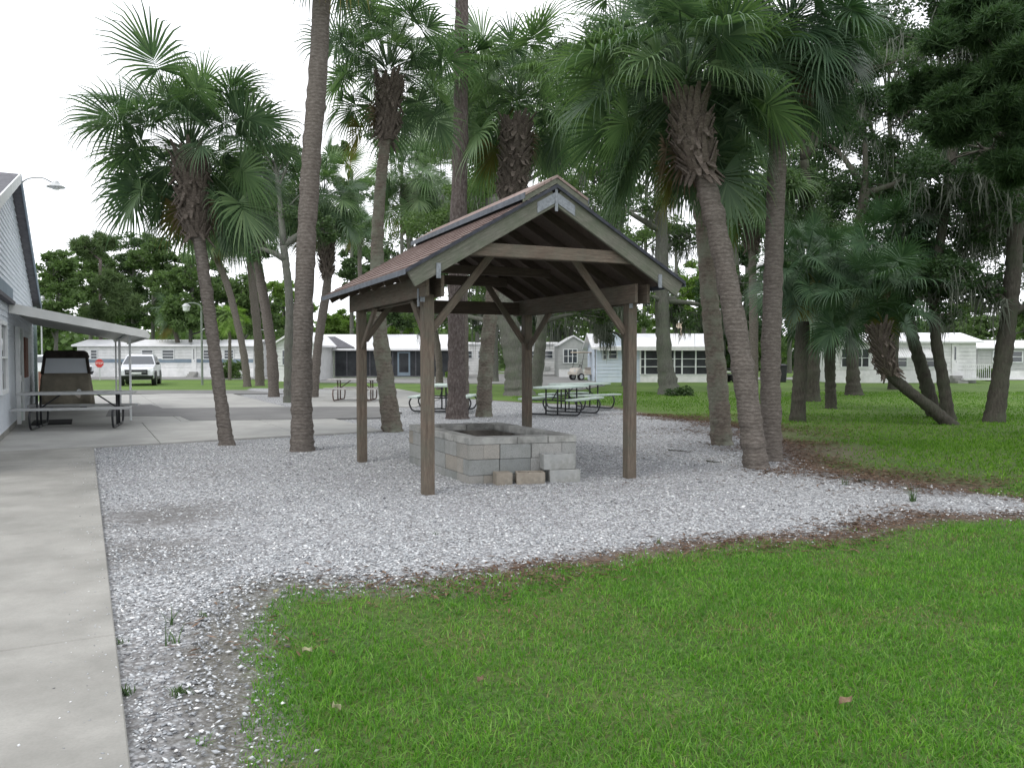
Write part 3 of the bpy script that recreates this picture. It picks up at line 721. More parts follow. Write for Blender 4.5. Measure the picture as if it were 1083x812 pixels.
# ridge beam, collar ties, tie
beam('ridge_beam', sp(xm, ye0 + .05, PH - .16), sp(xm, ye1 - .05, PH - .16), .045, .16, M['wood_dark'], shel)
ct = 2.735
xw = (PH - .15 - ct) / RISE * HW
beam('collar_tie', sp(xm - xw + .0, -.47, ct), sp(xm + xw - .0, -.47, ct), .045, .145, M['wood'], shel)
beam('collar_tie', sp(xm - xw + .06, 0.07, ct + .06), sp(xm + xw - .06, 0.07, ct + .06), .045, .145, M['wood_dark'], shel)
beam('collar_tie', sp(xm - xw + .06, SDp - .03, ct), sp(xm + xw - .06, SDp - .03, ct), .045, .145, M['wood_dark'], shel)
beam('collar_tie', sp(xm - xw + .06, SDp / 2, ct), sp(xm + xw - .06, SDp / 2, ct), .045, .12, M['wood_dark'], shel)
# cross plates at the rear
beam('cross_beam', sp(-.1, SDp + .09, HP - .03), sp(SW + .1, SDp + .09, HP - .03), .04, .20, M['wood_dark'], shel)
# knee braces
def brace(a, b): beam('knee_brace', a, b, .045, .09, M['wood'], shel)
brace(sp(.06, .03, 1.86), sp(.80, .02, 2.76)); brace(sp(SW - .06, .03, 1.86), sp(SW - .80, .02, 2.76))
brace(sp(.06, SDp, 1.80), sp(.80, SDp - .02, 2.82)); brace(sp(SW - .06, SDp, 1.80), sp(SW - .80, SDp - .02, 2.82))
for x in (0, SW):
    brace(sp(x, .06, 1.78), sp(x, .56, 2.25)); brace(sp(x, SDp - .06, 1.70), sp(x, SDp - .82, 2.25))
# roof slabs, decking and shingles
for sg in (-1, 1):
    def roofslab(name, lo, hi, x0, x1, y0, y1, mat, bev=0):
        m = MB(); P = []
        for off in (lo, hi):
            for (x, y) in ((x0, y0), (x1, y0), (x1, y1), (x0, y1)): P.append(sp(xm + sg * x, y, PH - x * RISE / HW + off))
        m.hexa(P); return m
    roofslab('d', -.028, -.004, .0, HW + .02, ye0 + .01, ye1, None).build('roof_deck', M['wood_dark'], shel)
    # shingles as an object whose local axes follow the slope
    L_ = math.hypot(HW + .06, (HW + .06) * RISE / HW); W_ = ye1 - ye0 + .04
    bm = bmesh.new(); rows = int(L_ / .14) + 1; vs = []
    for r in range(rows):
        d0 = r * .14; d1 = min(d0 + .14, L_)
        if d0 >= L_: break
        P = [bm.verts.new((0, d0, .002)), bm.verts.new((W_, d0, .002)), bm.verts.new((W_, d1, .014)), bm.verts.new((0, d1, .014)), bm.verts.new((W_, d1, .0)), bm.verts.new((0, d1, .0)), bm.verts.new((0, d0, 0)), bm.verts.new((W_, d0, 0))]
        bm.faces.new((P[0], P[1], P[2], P[3])); bm.faces.new((P[3], P[2], P[4], P[5])); bm.faces.new((P[0], P[3], P[5], P[6])); bm.faces.new((P[1], P[7], P[4], P[2]))
    me = bpy.data.meshes.new('shingles'); bm.to_mesh(me); bm.free(); me.materials.append(M['shingle'])
    o = bpy.data.objects.new('shingles', me); COL.objects.link(o); o.parent = shel
    ex = Vector((UY[0], UY[1], 0)); dn = Vector((UX[0] * sg, UX[1] * sg, -RISE / HW)).normalized(); ez = ex.cross(dn)
    if ez.z < 0: ez = -ez
    mt = Matrix((ex, dn, ez)).transposed().to_4x4(); mt.translation = Vector(sp(xm, ye0 - .02, PH + .002)) - wloc(shel); o.matrix_local = mt
    m = roofslab('e', -.045, .012, HW + .062, HW + .072, ye0 - .02, ye1 + .02, None); m.build('drip_edge', M['drip'], shel)
    m = roofslab('e', -.03, .012, 0.0, HW + .06, ye0 - .035, ye0 - .022, None); m.build('felt_edge', M['felt'], shel)
    # raised ridge cap
    CW = .40; c0 = .085
    m = roofslab('c', c0, c0 + .03, 0, CW, ye0 - .03, ye1 - .15, None); m.build('vent_cap', M['shingle'], shel)
    m = roofslab('c', c0 - .03, c0 + .035, CW + .002, CW + .012, ye0 - .03, ye1 - .15, None); m.build('drip_edge', M['drip'], shel)
    m = roofslab('c', -.0, c0 - .002, CW - .09, CW - .06, ye0 + .02, ye1 - .2, None); m.build('vent_wall', M['felt'], shel)
    m = roofslab('c', .02, c0 - .004, 0.002, CW + .01, ye0 - .02, ye0 + .02, None); m.build('vent_gable', M['wood_green'], shel)
# metal ties
def plate(x, y, z, w, h, th=.006, ax='x'):
    m = MB(); c = sp(x, y, z)
    ux = UX if ax == 'x' else UY; uy = UY if ax == 'x' else UX
    P = []
    for zz in (-h / 2, h / 2):
        for a, b in ((-w / 2, -th), (w / 2, -th), (w / 2, th), (-w / 2, th)): P.append((c[0] + ux[0] * a + uy[0] * b, c[1] + ux[1] * a + uy[1] * b, c[2] + zz))
    m.hexa(P); m.build('metal_tie', M['galv'], shel)
plate(xm, ye0 - .006, PH - .16, .035, .26)
for sg in (-1, 1):
    m = MB(); P = []
    y_ = ye0 - .0045
    for (a, b, zl, zh) in ((.02, .24, 0, 0),):
        za = lambda x: PH - x * RISE / HW - .19
        for yy in (y_ - .004, y_):
            for (x, z) in ((a, za(a)), (b, za(b)), (b, za(b) + .12), (a, za(a) + .12)): P.append(sp(xm + sg * x, yy, z))
    m.hexa(P); m.build('metal_tie', M['galv'], shel)
plate(-.06, ye0 + .02 - .03, 2.47, .05, .16); plate(SW + .06, ye0 - .01, 2.47, .05, .16)
for x in (-.02, SW + .02): plate(x - .06, -.08, 2.28, .05, .22)
plate(-.11, -.02, 2.22, .05, .2, ax='y')

# ================================================================ FIRE PIT
FA = R(15.5); FX = np.array([math.cos(FA), math.sin(FA)]); FA2 = R(26); FY = np.array([-math.sin(FA2), math.cos(FA2)]); PF = np.array([-.53, 9.76])
PW, PD_, PH_ = 1.40, 2.25, .19
def fp(x, y, z): p = PF + FX * x + FY * y; return (p[0], p[1], z)
pit = thing('fire_pit', 'rectangular grey concrete block fire pit under the timber shelter', 'fire pit', fp(PW / 2, PD_ / 2, 0))
def fblock(m, x0, x1, y0, y1, z0, z1, j=.004, g=None):
    jj = rnd.uniform(-j, j); x0 += jj; x1 += jj; jy = rnd.uniform(-j, j); y0 += jy; y1 += jy
    m.hexa([fp(x0, y0, z0), fp(x1, y0, z0), fp(x1, y1, z0), fp(x0, y1, z0), fp(x0, y0, z1), fp(x1, y0, z1), fp(x1, y1, z1), fp(x0, y1, z1)])
T = .19; m = MB(); B = .40; G = .004
zs = [-.09, .105, .30, .482]
def run(a, b, first):
    out = [a, min(a + first, b)]
    while out[-1] < b - .02: out.append(min(out[-1] + B, b))
    if out[-1] - out[-2] < .07: out.pop(-2)
    return list(zip(out[:-1], out[1:]))
for c in range(3):
    z0, z1 = zs[c] + .002, zs[c + 1] - .002; odd = c % 2
    for (a, b) in run(0 if odd else T, PW if odd else PW, .39 if odd else .21): fblock(m, a + G, b - G, 0, T, z0, z1)
    for (a, b) in run(0, PW, .2 if odd else .4): fblock(m, a + G, b - G, PD_ - T, PD_, z0, z1)
    for (a, b) in run(T if odd else 0, PD_ - T, .2 if odd else .4): fblock(m, 0, T, a + G, b - G, z0, z1)
    for (a, b) in run(T, PD_ - T, .2 if odd else .4): fblock(m, PW - T, PW, a + G, b - G, z0, z1)
m.build('block_wall', M['block'], pit, bevel=.005)
m = MB(); z0, z1 = .483, .57
for (a, b) in run(-.0, PW, .62): fblock(m, a + G, b - G, -.004, T + .01, z0, z1, .003)
for (a, b) in run(0, PW, .4): fblock(m, a + G, b - G, PD_ - T, PD_ + .005, z0, z1, .003)
for (a, b) in run(T + .01, PD_ - T, .3): fblock(m, -.004, T, a + G, b - G, z0, z1, .003)
for (a, b) in run(T + .01, PD_ - T, .5): fblock(m, PW - T, PW + .004, a + G, b - G, z0, z1, .003)
m.build('cap_course', M['cap'], pit, bevel=.006)
m = MB()
for (x0, x1, y0, y1) in ((T, T + .02, T, PD_ - T), (PW - T - .02, PW - T, T, PD_ - T), (T + .02, PW - T - .02, T, T + .02), (T + .02, PW - T - .02, PD_ - T - .02, PD_ - T)):
    m.hexa([fp(x0, y0, 0), fp(x1, y0, 0), fp(x1, y1, 0), fp(x0, y1, 0), fp(x0, y0, .475), fp(x1, y0, .475), fp(x1, y1, .475), fp(x0, y1, .475)])
m.build('dark_lining', M['pit_inner'], pit)  # lining coloured darker than the outer blocks
m = MB(); m.hexa([fp(T + .02, T + .02, -.1), fp(PW - T - .02, T + .02, -.1), fp(PW - T - .02, PD_ - T - .02, -.1), fp(T + .02, PD_ - T - .02, -.1)] + [fp(T + .02, T + .02, .1), fp(PW - T - .02, T + .02, .08), fp(PW - T - .02, PD_ - T - .02, .12), fp(T + .02, PD_ - T - .02, .1)])
m.build('ash_bed', M['ash'], pit)
def hollow_block(name, label, x0, x1, y0, y1, z0, z1, holes=2, rot=0, tone='block'):
    L_ = x1 - x0; D = y1 - y0; H = z1 - z0
    bm = bmesh.new(); w_ = .032
    xsn = np.linspace(0, L_, 1)
    # shell made of boxes: two long sides + webs
    m = MB(); m.box(-L_ / 2, L_ / 2, -D / 2, -D / 2 + w_, 0, H); m.box(-L_ / 2, L_ / 2, D / 2 - w_, D / 2, 0, H)
    if holes:
        ws = [-L_ / 2 + .0, -w_ / 2, L_ / 2 - w_] if holes == 2 else [-L_ / 2, L_ / 2 - w_]
        for a in ws: m.box(a, a + w_, -D / 2 + w_ + .0005, D / 2 - w_ - .0005, .002, H - .002)
    else: m.box(-L_ / 2 + .0005, L_ / 2 - .0005, -D / 2 + w_ + .0005, D / 2 - w_ - .0005, .002, H - .001)
    o = m.build(name, M[tone], None, bevel=.004)
    c = fp((x0 + x1) / 2, (y0 + y1) / 2, z0); o.location = c; o.rotation_euler = (0, 0, FA + rot)
    return tag(o, label, 'concrete block', 'loose blocks at the foot of the fire pit')
hollow_block('concrete_block', 'plain tan grey block on the gravel, leftmost of the loose blocks by the fire pit', .28, .48, -.21, -.015, -.03, .155, 0, 0, 'blocktan')
hollow_block('concrete_block', 'tan hollow two core block lying open side up in front of the fire pit', .53, .88, -.26, -.065, -.03, .155, 2, R(-10), 'blocktan')
hollow_block('concrete_block', 'grey block on the gravel at the fire pit corner with another block on top', .95, 1.34, -.24, -.04, -.02, .170, 2, R(-3), 'blockgrey')
hollow_block('concrete_block', 'grey hollow block stacked on top of the corner block against the fire pit', .88, 1.28, -.21, -.012, .173, .362, 2, R(-1), 'blockgrey')
# ================================================================ PALMS
def frond_fan(Vl, Fl, Ml, O, az, el, pet, rad, mi, g, nseg=34, droop=1.0):
    """one costapalmate frond: arching petiole + drooping fan of narrow segments"""
    d = np.array([math.cos(az) * math.cos(el), math.sin(az) * math.cos(el), math.sin(el)])
    side = np.array([-math.sin(az), math.cos(az), 0.0])
    # petiole
    pts = []; p = np.array(O, float); q = d.copy(); n = 5
    for i in range(n + 1):
        pts.append(p.copy()); p = p + q * pet / n; q = q + np.array([0, 0, -.075 * droop * math.cos(el)]); q /= np.linalg.norm(q)
    up = np.cross(q, side); up *= 1 if up[2] > 0 or True else -1
    up = np.cross(side, q) if np.cross(side, q)[2] > 0 else np.cross(q, side)
    b = len(Vl) // 1
    for i, c in enumerate(pts):
        wv = .016 * (1.4 - i / n * .8)
        Vl.append(c - side * wv); Vl.append(c + side * wv); Vl.append(c - up * wv * .8)
    for i in range(n):
        a = b + 3 * i
        for k in range(3): Fl.append((a + k, a + (k + 1) % 3, a + 3 + (k + 1) % 3, a + 3 + k)); Ml.append(mi)
    H = pts[-1]; tw = g.normal(0, .5)
    s2 = side * math.cos(tw) + up * math.sin(tw); u2 = up * math.cos(tw) - side * math.sin(tw)
    span = R(g.uniform(118, 140))
    for k in range(nseg):
        th = -span + 2 * span * (k + .5) / nseg + g.normal(0, .02)
        dirn = q * math.cos(th) + s2 * math.sin(th) + u2 * .28 * (1 - abs(math.cos(th / 1.3)))
        dirn /= np.linalg.norm(dirn)
        Ls = rad * (.72 + .28 * math.cos(th * .8)) * g.uniform(.88, 1.06)
        st = H + q * .22 * rad * max(0, math.cos(th)) * .9
        wb = 2 * span / nseg * .30 * rad
        perp = np.cross(dirn, u2); perp /= max(1e-6, np.linalg.norm(perp))
        pp = st.copy(); dd = dirn.copy(); m_ = 5; b = len(Vl)
        fr = [.25, .85, 1.0, .62, .30, .04]
        dr = droop * g.uniform(.5, 1.5)
        for i in range(m_ + 1):
            wv = wb * fr[i] * .5 * 1.0
            Vl.append(pp - perp * wv); Vl.append(pp + perp * wv)
            pp = pp + dd * Ls / m_
            bend = (.02, .07, .24, .55, .85, .6)[i] * dr
            dd = dd + np.array([0, 0, -bend]); dd /= np.linalg.norm(dd)
        for i in range(m_):
            a = b + 2 * i; Fl.append((a, a + 1, a + 3, a + 2)); Ml.append(mi)
def crown_mesh(name, mats, seed, n=38, pet=.95, rad=.95, low=-55, dead=3, old=4, droop=1.0, nseg=34, boot_h=.5, gap_=.0):
    g = np.random.default_rng(seed); V = []; F = []; Mi = []; n = int(n * 2.0)
    for k in range(n):
        t = (k + .5) / n
        el = R(80 - (80 - low) * t ** .85 + g.normal(0, 6)); az = k * 2.39996 + g.normal(0, .25)
        mi = 0 if g.random() < .7 else 1
        if t > 1 - old / n and g.random() < .5: mi = 2
        O = np.array([math.cos(az) * .10, math.sin(az) * .10, .15 - t * boot_h])
        sc = g.uniform(.72, 1.12) * (.75 if t < .12 else 1)
        if t > .38 and math.sin(az) < -.25 and g.random() < gap_: continue
        if k % 3 == 2 and t > .5 and gap_ > 0: continue
        sc *= (.55 if k % 3 == 2 else 1)
        frond_fan(V, F, Mi, O, az, el, pet * sc, rad * sc * (1.45 if k % 3 == 2 else 1), mi, g, nseg, droop * (1.6 + .3 * t))
    for k in range(dead):
        az = g.uniform(0, 2 * PI)
        if gap_ > .5 and math.sin(az) < .1: az = -az
        O = np.array([math.cos(az) * .15, math.sin(az) * .15, -boot_h - .1])
        frond_fan(V, F, Mi, O, az, R(-74), pet * .35, rad * .55, 3, g, 22, 1.6)
    return npmesh(name, np.array(V), np.array(F), mats, Mi)
def trunk_mesh(name, path, rad, mat, seed, n=60, sides=14, rough=.05, flare=.5):
    g = np.random.default_rng(seed)
    C = spline(path, n); Rr = np.interp(np.linspace(0, 1, n), np.linspace(0, 1, len(rad)), rad)
    t = np.linspace(0, 1, n); hgt_ = C[:, 2] - C[0, 2]
    Rr = Rr * (1 + flare * .35 * np.exp(-np.maximum(hgt_, 0) / .18))
    V, F = tube_arr([tuple(c) for c in C], list(Rr), sides)
    V = np.array([tuple(v) for v in V]); cc = np.repeat(C, sides, 0)
    k = 1 + g.normal(0, rough * .45, len(V)) + np.repeat(g.normal(0, rough * .4, n), sides)
    V = cc + (V - cc) * k[:, None]
    return npmesh(name, V, F, mat, smooth=True)
def boots_mesh(name, path, r0, r1, mat, seed, dens=1.0, stick=.5):
    g = np.random.default_rng(seed); C = spline(path, 30); Ls = np.linalg.norm(np.diff(C, axis=0), axis=1).sum()
    m = MB(); nb = int(Ls / .034 * 5.2 * dens)
    m.tube([tuple(c) for c in C], list(np.linspace(r0 * .62, r1 * .66, 30)), 12)
    for k in range(nb):
        t = (k + .5) / nb; i = t * 29; j = min(int(i), 28); c = C[j] + (C[j + 1] - C[j]) * (i - j); ax = C[j + 1] - C[j]; ax /= np.linalg.norm(ax)
        az = k * 2.399; rr = r0 + (r1 - r0) * t
        o = np.array([math.cos(az), math.sin(az), 0]); o -= ax * o.dot(ax); o /= np.linalg.norm(o); s_ = np.cross(ax, o)
        w0, w1 = rr * .21 * g.uniform(.6, 1.3), rr * .06; L_ = g.uniform(.16, .34) * (rr / .3) ** .5
        a = c + o * rr * .55 - ax * .05; out = g.uniform(.25, .6) * stick; b = a + ax * L_ * (1 - out * .4) + o * (rr * .3 + L_ * out)
        dn = rnd.random() < .25
        if dn: b = a - ax * L_ * .8 + o * (rr * .3 + L_ * .25)
        th = .02
        P = [a - s_ * w0 - o * th, a + s_ * w0 - o * th, a + s_ * w0 + o * th, a - s_ * w0 + o * th, b - s_ * w1 - o * th * .5, b + s_ * w1 - o * th * .5, b + s_ * w1 + o * th * .5, b - s_ * w1 + o * th * .5]
        m.hexa([tuple(p) for p in P])
    return m
GREEN = lambda: [M['frond'], M['frond_light'], M['frond_old'], M['frond_dead']]
LIGHT = lambda: [M['frond_light'], M['frond'], M['frond_old'], M['frond_dead']]
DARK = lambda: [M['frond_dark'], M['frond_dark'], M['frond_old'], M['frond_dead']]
seedc = [100]
def palm(label, px, wpx, crown=None, boots=None, mats=None, barkm='palmbark', name='palm_tree', group=None, dY=0.0, **ck):
    if mats is DARK and barkm == 'palmbark' and px[0][0] > 830: barkm = 'darkbark'  # right group swaps to dark bark, tree shade put into the colour
    seedc[0] += 1; sd = seedc[0]
    base = gp(*px[0]); Y = base[1]; ppm = FPX / Y; n = len(px)
    pts = [base + [0, 0, -.12]] + [ap(u, v, Y + dY * (i + 1) / n) for i, (u, v) in enumerate(px[1:])]
    root = thing(name, label, 'palm tree', tuple(base), group=group)
    P = np.array(pts) - base
    me = trunk_mesh('trunk', P, [w_ / ppm / 2 * .9 for w_ in wpx], M[barkm], sd, n=max(24, int(len(px) * 14)), rough=.09)
    link('trunk', me, root)
    top = P[-1]
    if boots:
        bpts = np.array([ap(u, v, Y + dY) - base for u, v in boots[0]])
        boots_mesh('boots', bpts, boots[1] / ppm / 2, boots[2] / ppm / 2, M['boots'], sd).build('boots', M['boots'], root, local=True)
    if crown:
        c = ap(crown[0], crown[1], Y + dY) - base
        rr = crown[2] / ppm
        me = crown_mesh('crown', (mats or GREEN)(), sd, pet=rr * .56, rad=rr * .55, **ck)
        o = link('crown', me, root); o.location = tuple(c)
    return root

palm('leaning palm at the patio edge with a full drooping crown against the sky', [(241, 472), (233, 420), (224, 350), (213, 270), (207, 240)], [17, 15, 14, 14, 16],
     (199, 156, 116), ([(208, 250), (203, 205), (201, 165)], 30, 42), dead=5, n=64, low=-50, nseg=36, gap_=1.0, droop=1.2)
palm('tall bare palm trunk standing in the gravel left of the shelter', [(320, 478), (319, 420), (322, 300), (329, 170), (338, 50), (342, -90)], [28, 24, 22, 23, 21, 19],
     (342, -130, 115), ([(341, -70), (342, -130)], 26, 32))
palm('palm curving up from the patio corner behind the left shelter posts', [(416, 457), (409, 410), (401, 340), (399, 260), (403, 190), (410, 130)], [23, 21, 17, 15, 13, 13],
     (411, 70, 92), ([(409, 148), (411, 110), (412, 85)], 26, 34), barkm='palmbark_lich', n=42, low=-30, gap_=.8, droop=1.2)
palm('twisted palm behind the fire pit, its booted head above the shelter roof', [(512, 441), (513, 400), (519, 330), (527, 270), (540, 205)], [19, 18, 16, 15, 16],
     (546, 100, 100), ([(540, 215), (544, 175), (546, 130)], 34, 38), LIGHT, barkm='palmbark_lich', n=46, low=-30, gap_=.8, droop=1.3)
palm('palm whose crown fills the gap behind the scaly pine trunk', [(491, 432), (490, 330), (489, 220), (488, 150)], [12, 11, 10, 10],
     (490, 95, 72), ([(488, 160), (489, 115)], 20, 24), LIGHT, n=36, low=-60)
palm('leaning palm right of the shelter with thick booted head and wide shaggy crown', [(801, 495), (793, 440), (779, 350), (762, 260), (743, 180)], [28, 27, 25, 24, 25],
     (724, 84, 136), ([(742, 185), (733, 150), (727, 105)], 42, 52), n=72, low=-52, dead=4, nseg=36, gap_=.96, droop=1.2)
palm('dark straight palm just left of the big leaning palm', [(764, 470), (760, 420), (753, 340), (745, 250), (738, 170), (732, 60)], [26, 24, 22, 19, 18, 16],
     (690, 40, 110), None, barkm='palmbark_lich', n=34, low=-72, dead=2)
palm('upright palm right of the big leaning palm, trunk running up out of the photo', [(816, 487), (815, 400), (818, 280), (822, 170), (825, 70)], [25, 23, 22, 20, 21],
     (835, 20, 118), ([(824, 85), (826, 40)], 30, 34), DARK, n=40, low=-50)
palm('palm with a light green crown behind the upright palm', [(797, 424), (797, 340), (795, 250)], [11, 10, 9], (797, 190, 66), ([(795, 265), (796, 215)], 17, 22), LIGHT, n=36, low=-55)
palm('short palm with a shaggy booted neck left of the shelter eave', [(331, 421), (337, 360), (346, 300), (345, 270)], [11, 10, 10, 10], (342, 205, 62), ([(346, 290), (344, 230)], 17, 22), GREEN, n=36, low=-50)
palm('slender curved palm in front of the dark screened house', [(465, 412), (463, 370), (452, 320), (436, 270), (432, 240)], [9, 8, 8, 8, 8], (436, 183, 58), ([(432, 245), (435, 200)], 18, 23), LIGHT, n=36, low=-50)
palm('leftmost palm of the row in the gravel bed, trunk bent to the left', [(262, 409), (257, 370), (243, 310), (229, 272)], [9, 8, 8, 8], (224, 235, 48), ([(230, 275), (226, 245)], 14, 17), LIGHT, n=32, low=-50)
palm('straight palm in the middle of the row in the gravel bed', [(275, 408), (273, 360), (267, 300), (264, 265)], [11, 10, 9, 9], (262, 215, 58), ([(264, 268), (263, 225)], 16, 20), GREEN, n=36, low=-50)
palm('palm at the right end of the gravel bed row, leaning left', [(290, 420), (287, 370), (278, 310), (270, 270)], [13, 12, 11, 11], (284, 205, 66), ([(270, 272), (274, 225)], 17, 22), DARK, n=38, low=-45)
palm('small palm in front of the long white mobile home', [(189, 399), (189, 370), (184, 345)], [5, 5, 5], (184, 331, 27), None, GREEN, n=26, low=-45, nseg=24)
palm('young yellow green palm with a thin pale trunk by the road', [(243, 402), (243, 375), (243, 350)], [4, 4, 3], (243, 335, 20), None, lambda: [M['leaf_bright']] * 4, n=22, low=-40, nseg=20, dead=0)
palm('thin palm trunk in front of the left side of the screened house', [(383, 401), (383, 360), (381, 300), (380, 250)], [6, 5, 5, 5], (380, 238, 30), None, GREEN, n=24, low=-50, nseg=22)
# right hand group
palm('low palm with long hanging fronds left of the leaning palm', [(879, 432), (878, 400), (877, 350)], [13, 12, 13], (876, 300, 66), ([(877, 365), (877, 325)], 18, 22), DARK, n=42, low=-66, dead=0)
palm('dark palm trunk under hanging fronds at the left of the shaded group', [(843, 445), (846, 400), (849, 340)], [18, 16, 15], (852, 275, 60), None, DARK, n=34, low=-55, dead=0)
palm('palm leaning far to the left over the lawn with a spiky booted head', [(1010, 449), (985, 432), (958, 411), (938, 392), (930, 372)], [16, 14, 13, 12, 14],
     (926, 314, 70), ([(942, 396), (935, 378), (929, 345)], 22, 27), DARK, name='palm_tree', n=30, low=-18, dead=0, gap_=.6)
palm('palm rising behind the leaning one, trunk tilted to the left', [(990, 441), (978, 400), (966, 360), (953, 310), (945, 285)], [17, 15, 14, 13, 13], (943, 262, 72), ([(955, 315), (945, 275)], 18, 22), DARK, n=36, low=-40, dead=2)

# ================================================================ BROADLEAF TREES AND PINES
def leaf_quads(C, size, asp, g, hang=0.0, up=.35):
    n = len(C); d = g.normal(0, 1, (n, 3)); d[:, 2] = d[:, 2] * .7 - hang; d /= np.linalg.norm(d, axis=1)[:, None]
    a = g.normal(0, 1, (n, 3)); a[:, 2] *= up; s = np.cross(d, a); s /= np.linalg.norm(s, axis=1)[:, None] + 1e-9
    L_ = (size * g.uniform(.6, 1.3, n))[:, None]; W_ = L_ * asp * .5
    nn = np.cross(d, s) * L_ * .12
    return np.stack([C, C + d * L_ * .45 - s * W_ + nn, C + d * L_, C + d * L_ * .45 + s * W_ + nn], 1).reshape(-1, 3)
def needle_tufts(C, size, g, per=9):
    """each centre gets a spray of thin needles"""
    n = len(C); C2 = np.repeat(C, per, 0); d = g.normal(0, 1, (n * per, 3)); d[:, 2] += .35; d /= np.linalg.norm(d, axis=1)[:, None]
    a = g.normal(0, 1, (n * per, 3)); s = np.cross(d, a); s /= np.linalg.norm(s, axis=1)[:, None] + 1e-9
    L_ = (size * g.uniform(.6, 1.2, n * per))[:, None]; W_ = L_ * .055
    return np.stack([C2 - s * W_, C2 + s * W_, C2 + d * L_ + s * W_ * .3, C2 + d * L_ - s * W_ * .3], 1).reshape(-1, 3)
def tree(label, px, wpx, blobs, leaves=14000, lsize=.12, asp=.5, mat='oakleaf', barkm='oakbark', dY=0, moss=0, mossmat='moss', kind='oak', name='oak_tree', cat='tree', group=None, nsub=13, flare=1.0, flat=.7, limbw=.35, mosslen=1.0, gap=1.0, twigs=True):
    seedc[0] += 1; sd = seedc[0]; g = np.random.default_rng(sd)
    base = gp(*px[0]); Y = base[1]; ppm = FPX / Y; n = len(px)
    P = np.array([base + [0, 0, -.15]] + [ap(u, v, Y + dY * (i + 1) / n) for i, (u, v) in enumerate(px[1:])]) - base
    root = thing(name, label, cat, tuple(base), group=group)
    link('trunk', trunk_mesh('trunk', P, [w_ / ppm / 2 * .9 for w_ in wpx], M[barkm], sd, n=max(24, len(px) * 12), rough=.09, flare=flare * 1.4), root)
    C = spline(P, 60); m = MB(); L3 = []; MS = []
    tot = sum((b[2]) ** 2 for b in blobs)
    for b in blobs:
        u, v, r = b[:3]; off = b[3] if len(b) > 3 else g.normal(0, 1) * r / ppm * .6
        c = ap(u, v, Y + off) - base; rr = r / ppm * (1 + off / Y)
        # limb leaves the trunk somewhat below the blob
        zt = min(c[2] - rr * .6, C[-1, 2]); k = int(np.argmin(abs(C[:, 2] - max(zt, C[-1, 2] * .35)))); s_ = C[k]
        r0 = max(.02, wpx[-1] / ppm / 2 * limbw * 2 * (1 if len(blobs) > 1 else .8)); r0 = min(r0, .14)
        mid = s_ * .5 + c * .5 + np.array([g.normal(0, .12) * rr, g.normal(0, .12) * rr, rr * g.uniform(-.1, .35)])
        path = spline([s_, mid, c], 9); m.tube([tuple(p) for p in path], list(np.linspace(r0, r0 * .35, 9)), 6)
        nl = int(leaves * r * r / tot)
        subs = []
        for q in range(nsub):
            d = g.normal(0, 1, 3); d /= np.linalg.norm(d); rad = rr * (g.random() ** .45) * .9
            sc = c + d * rad * np.array([1, 1, flat]); sr = rr * g.uniform(.18, .42) * gap; subs.append((sc, sr))
            if twigs:
                a_ = path[5 + q % 4]; mm = (a_ + sc) / 2 + g.normal(0, .06, 3) * rr
                m.tube([tuple(a_), tuple(mm), tuple(sc)], [r0 * .3, r0 * .2, r0 * .08], 4, cap=False)
        wts = np.array([s[1] ** 2 for s in subs]); wts /= wts.sum()
        for (sc, sr), wt in zip(subs, wts):
            k = int(nl * wt)
            if k < 1: continue
            d = g.normal(0, 1, (k, 3)); d /= np.linalg.norm(d, axis=1)[:, None]
            L3.append(sc + d * (sr * g.random(k) ** .5)[:, None] * np.array([1, 1, .62]))
            if moss:
                for _ in range(g.poisson(moss)):
                    MS.append((sc + np.array([g.normal(0, .5) * sr, g.normal(0, .5) * sr, -sr * .4]), g.uniform(.35, 1.3) * mosslen))
    ks = [int(np.argmin(abs(C[:, 2] - max(min(ap(b[0], b[1], Y)[2] - b[2] / ppm * .6, C[-1, 2]), C[-1, 2] * .35)))) for b in blobs]
    m.tube([tuple(p) for p in C[max(0, min(ks) - 3):60]], .03, 5)
    Lc = np.concatenate(L3)
    if kind == 'pine':
        Q = needle_tufts(Lc, lsize, g)
    else: Q = leaf_quads(Lc, lsize, asp, g)
    link('crown', npmesh('crown', Q, np.arange(len(Q)).reshape(-1, 4), M[mat]), root)
    m.build('limbs', M[barkm], root, local=True, smooth=True)
    if MS:
        VV = []
        for c, ln in MS:
            ns = 9; x = g.normal(0, .09, (ns, 2)); l2 = ln * g.uniform(.2, 1, ns) ** 1.3; wd = g.uniform(.006, .022, ns) * max(1, Y / 28)
            for (a, b_), l_, w_ in zip(x, l2, wd):
                an = g.uniform(0, PI); sx, sy = math.cos(an) * w_, math.sin(an) * w_; z = c[2] + g.uniform(-.1, .1); k = g.normal(0, .09, 2)
                VV += [(c[0] + a - sx, c[1] + b_ - sy, z), (c[0] + a + sx, c[1] + b_ + sy, z), (c[0] + a + k[0] + sx * .7, c[1] + b_ + k[1] + sy * .7, z - l_ * .55), (c[0] + a + k[0] - sx * .7, c[1] + b_ + k[1] - sy * .7, z - l_ * .55),
                       (c[0] + a + k[0] - sx * .7, c[1] + b_ + k[1] - sy * .7, z - l_ * .55), (c[0] + a + k[0] + sx * .7, c[1] + b_ + k[1] + sy * .7, z - l_ * .55), (c[0] + a + k[0] * 1.5 + sx * .1, c[1] + b_, z - l_), (c[0] + a + k[0] * 1.5 - sx * .1, c[1] + b_, z - l_)]
        link('moss', npmesh('moss', np.array(VV), np.arange(len(VV)).reshape(-1, 4), M[mossmat]), root)
    return root
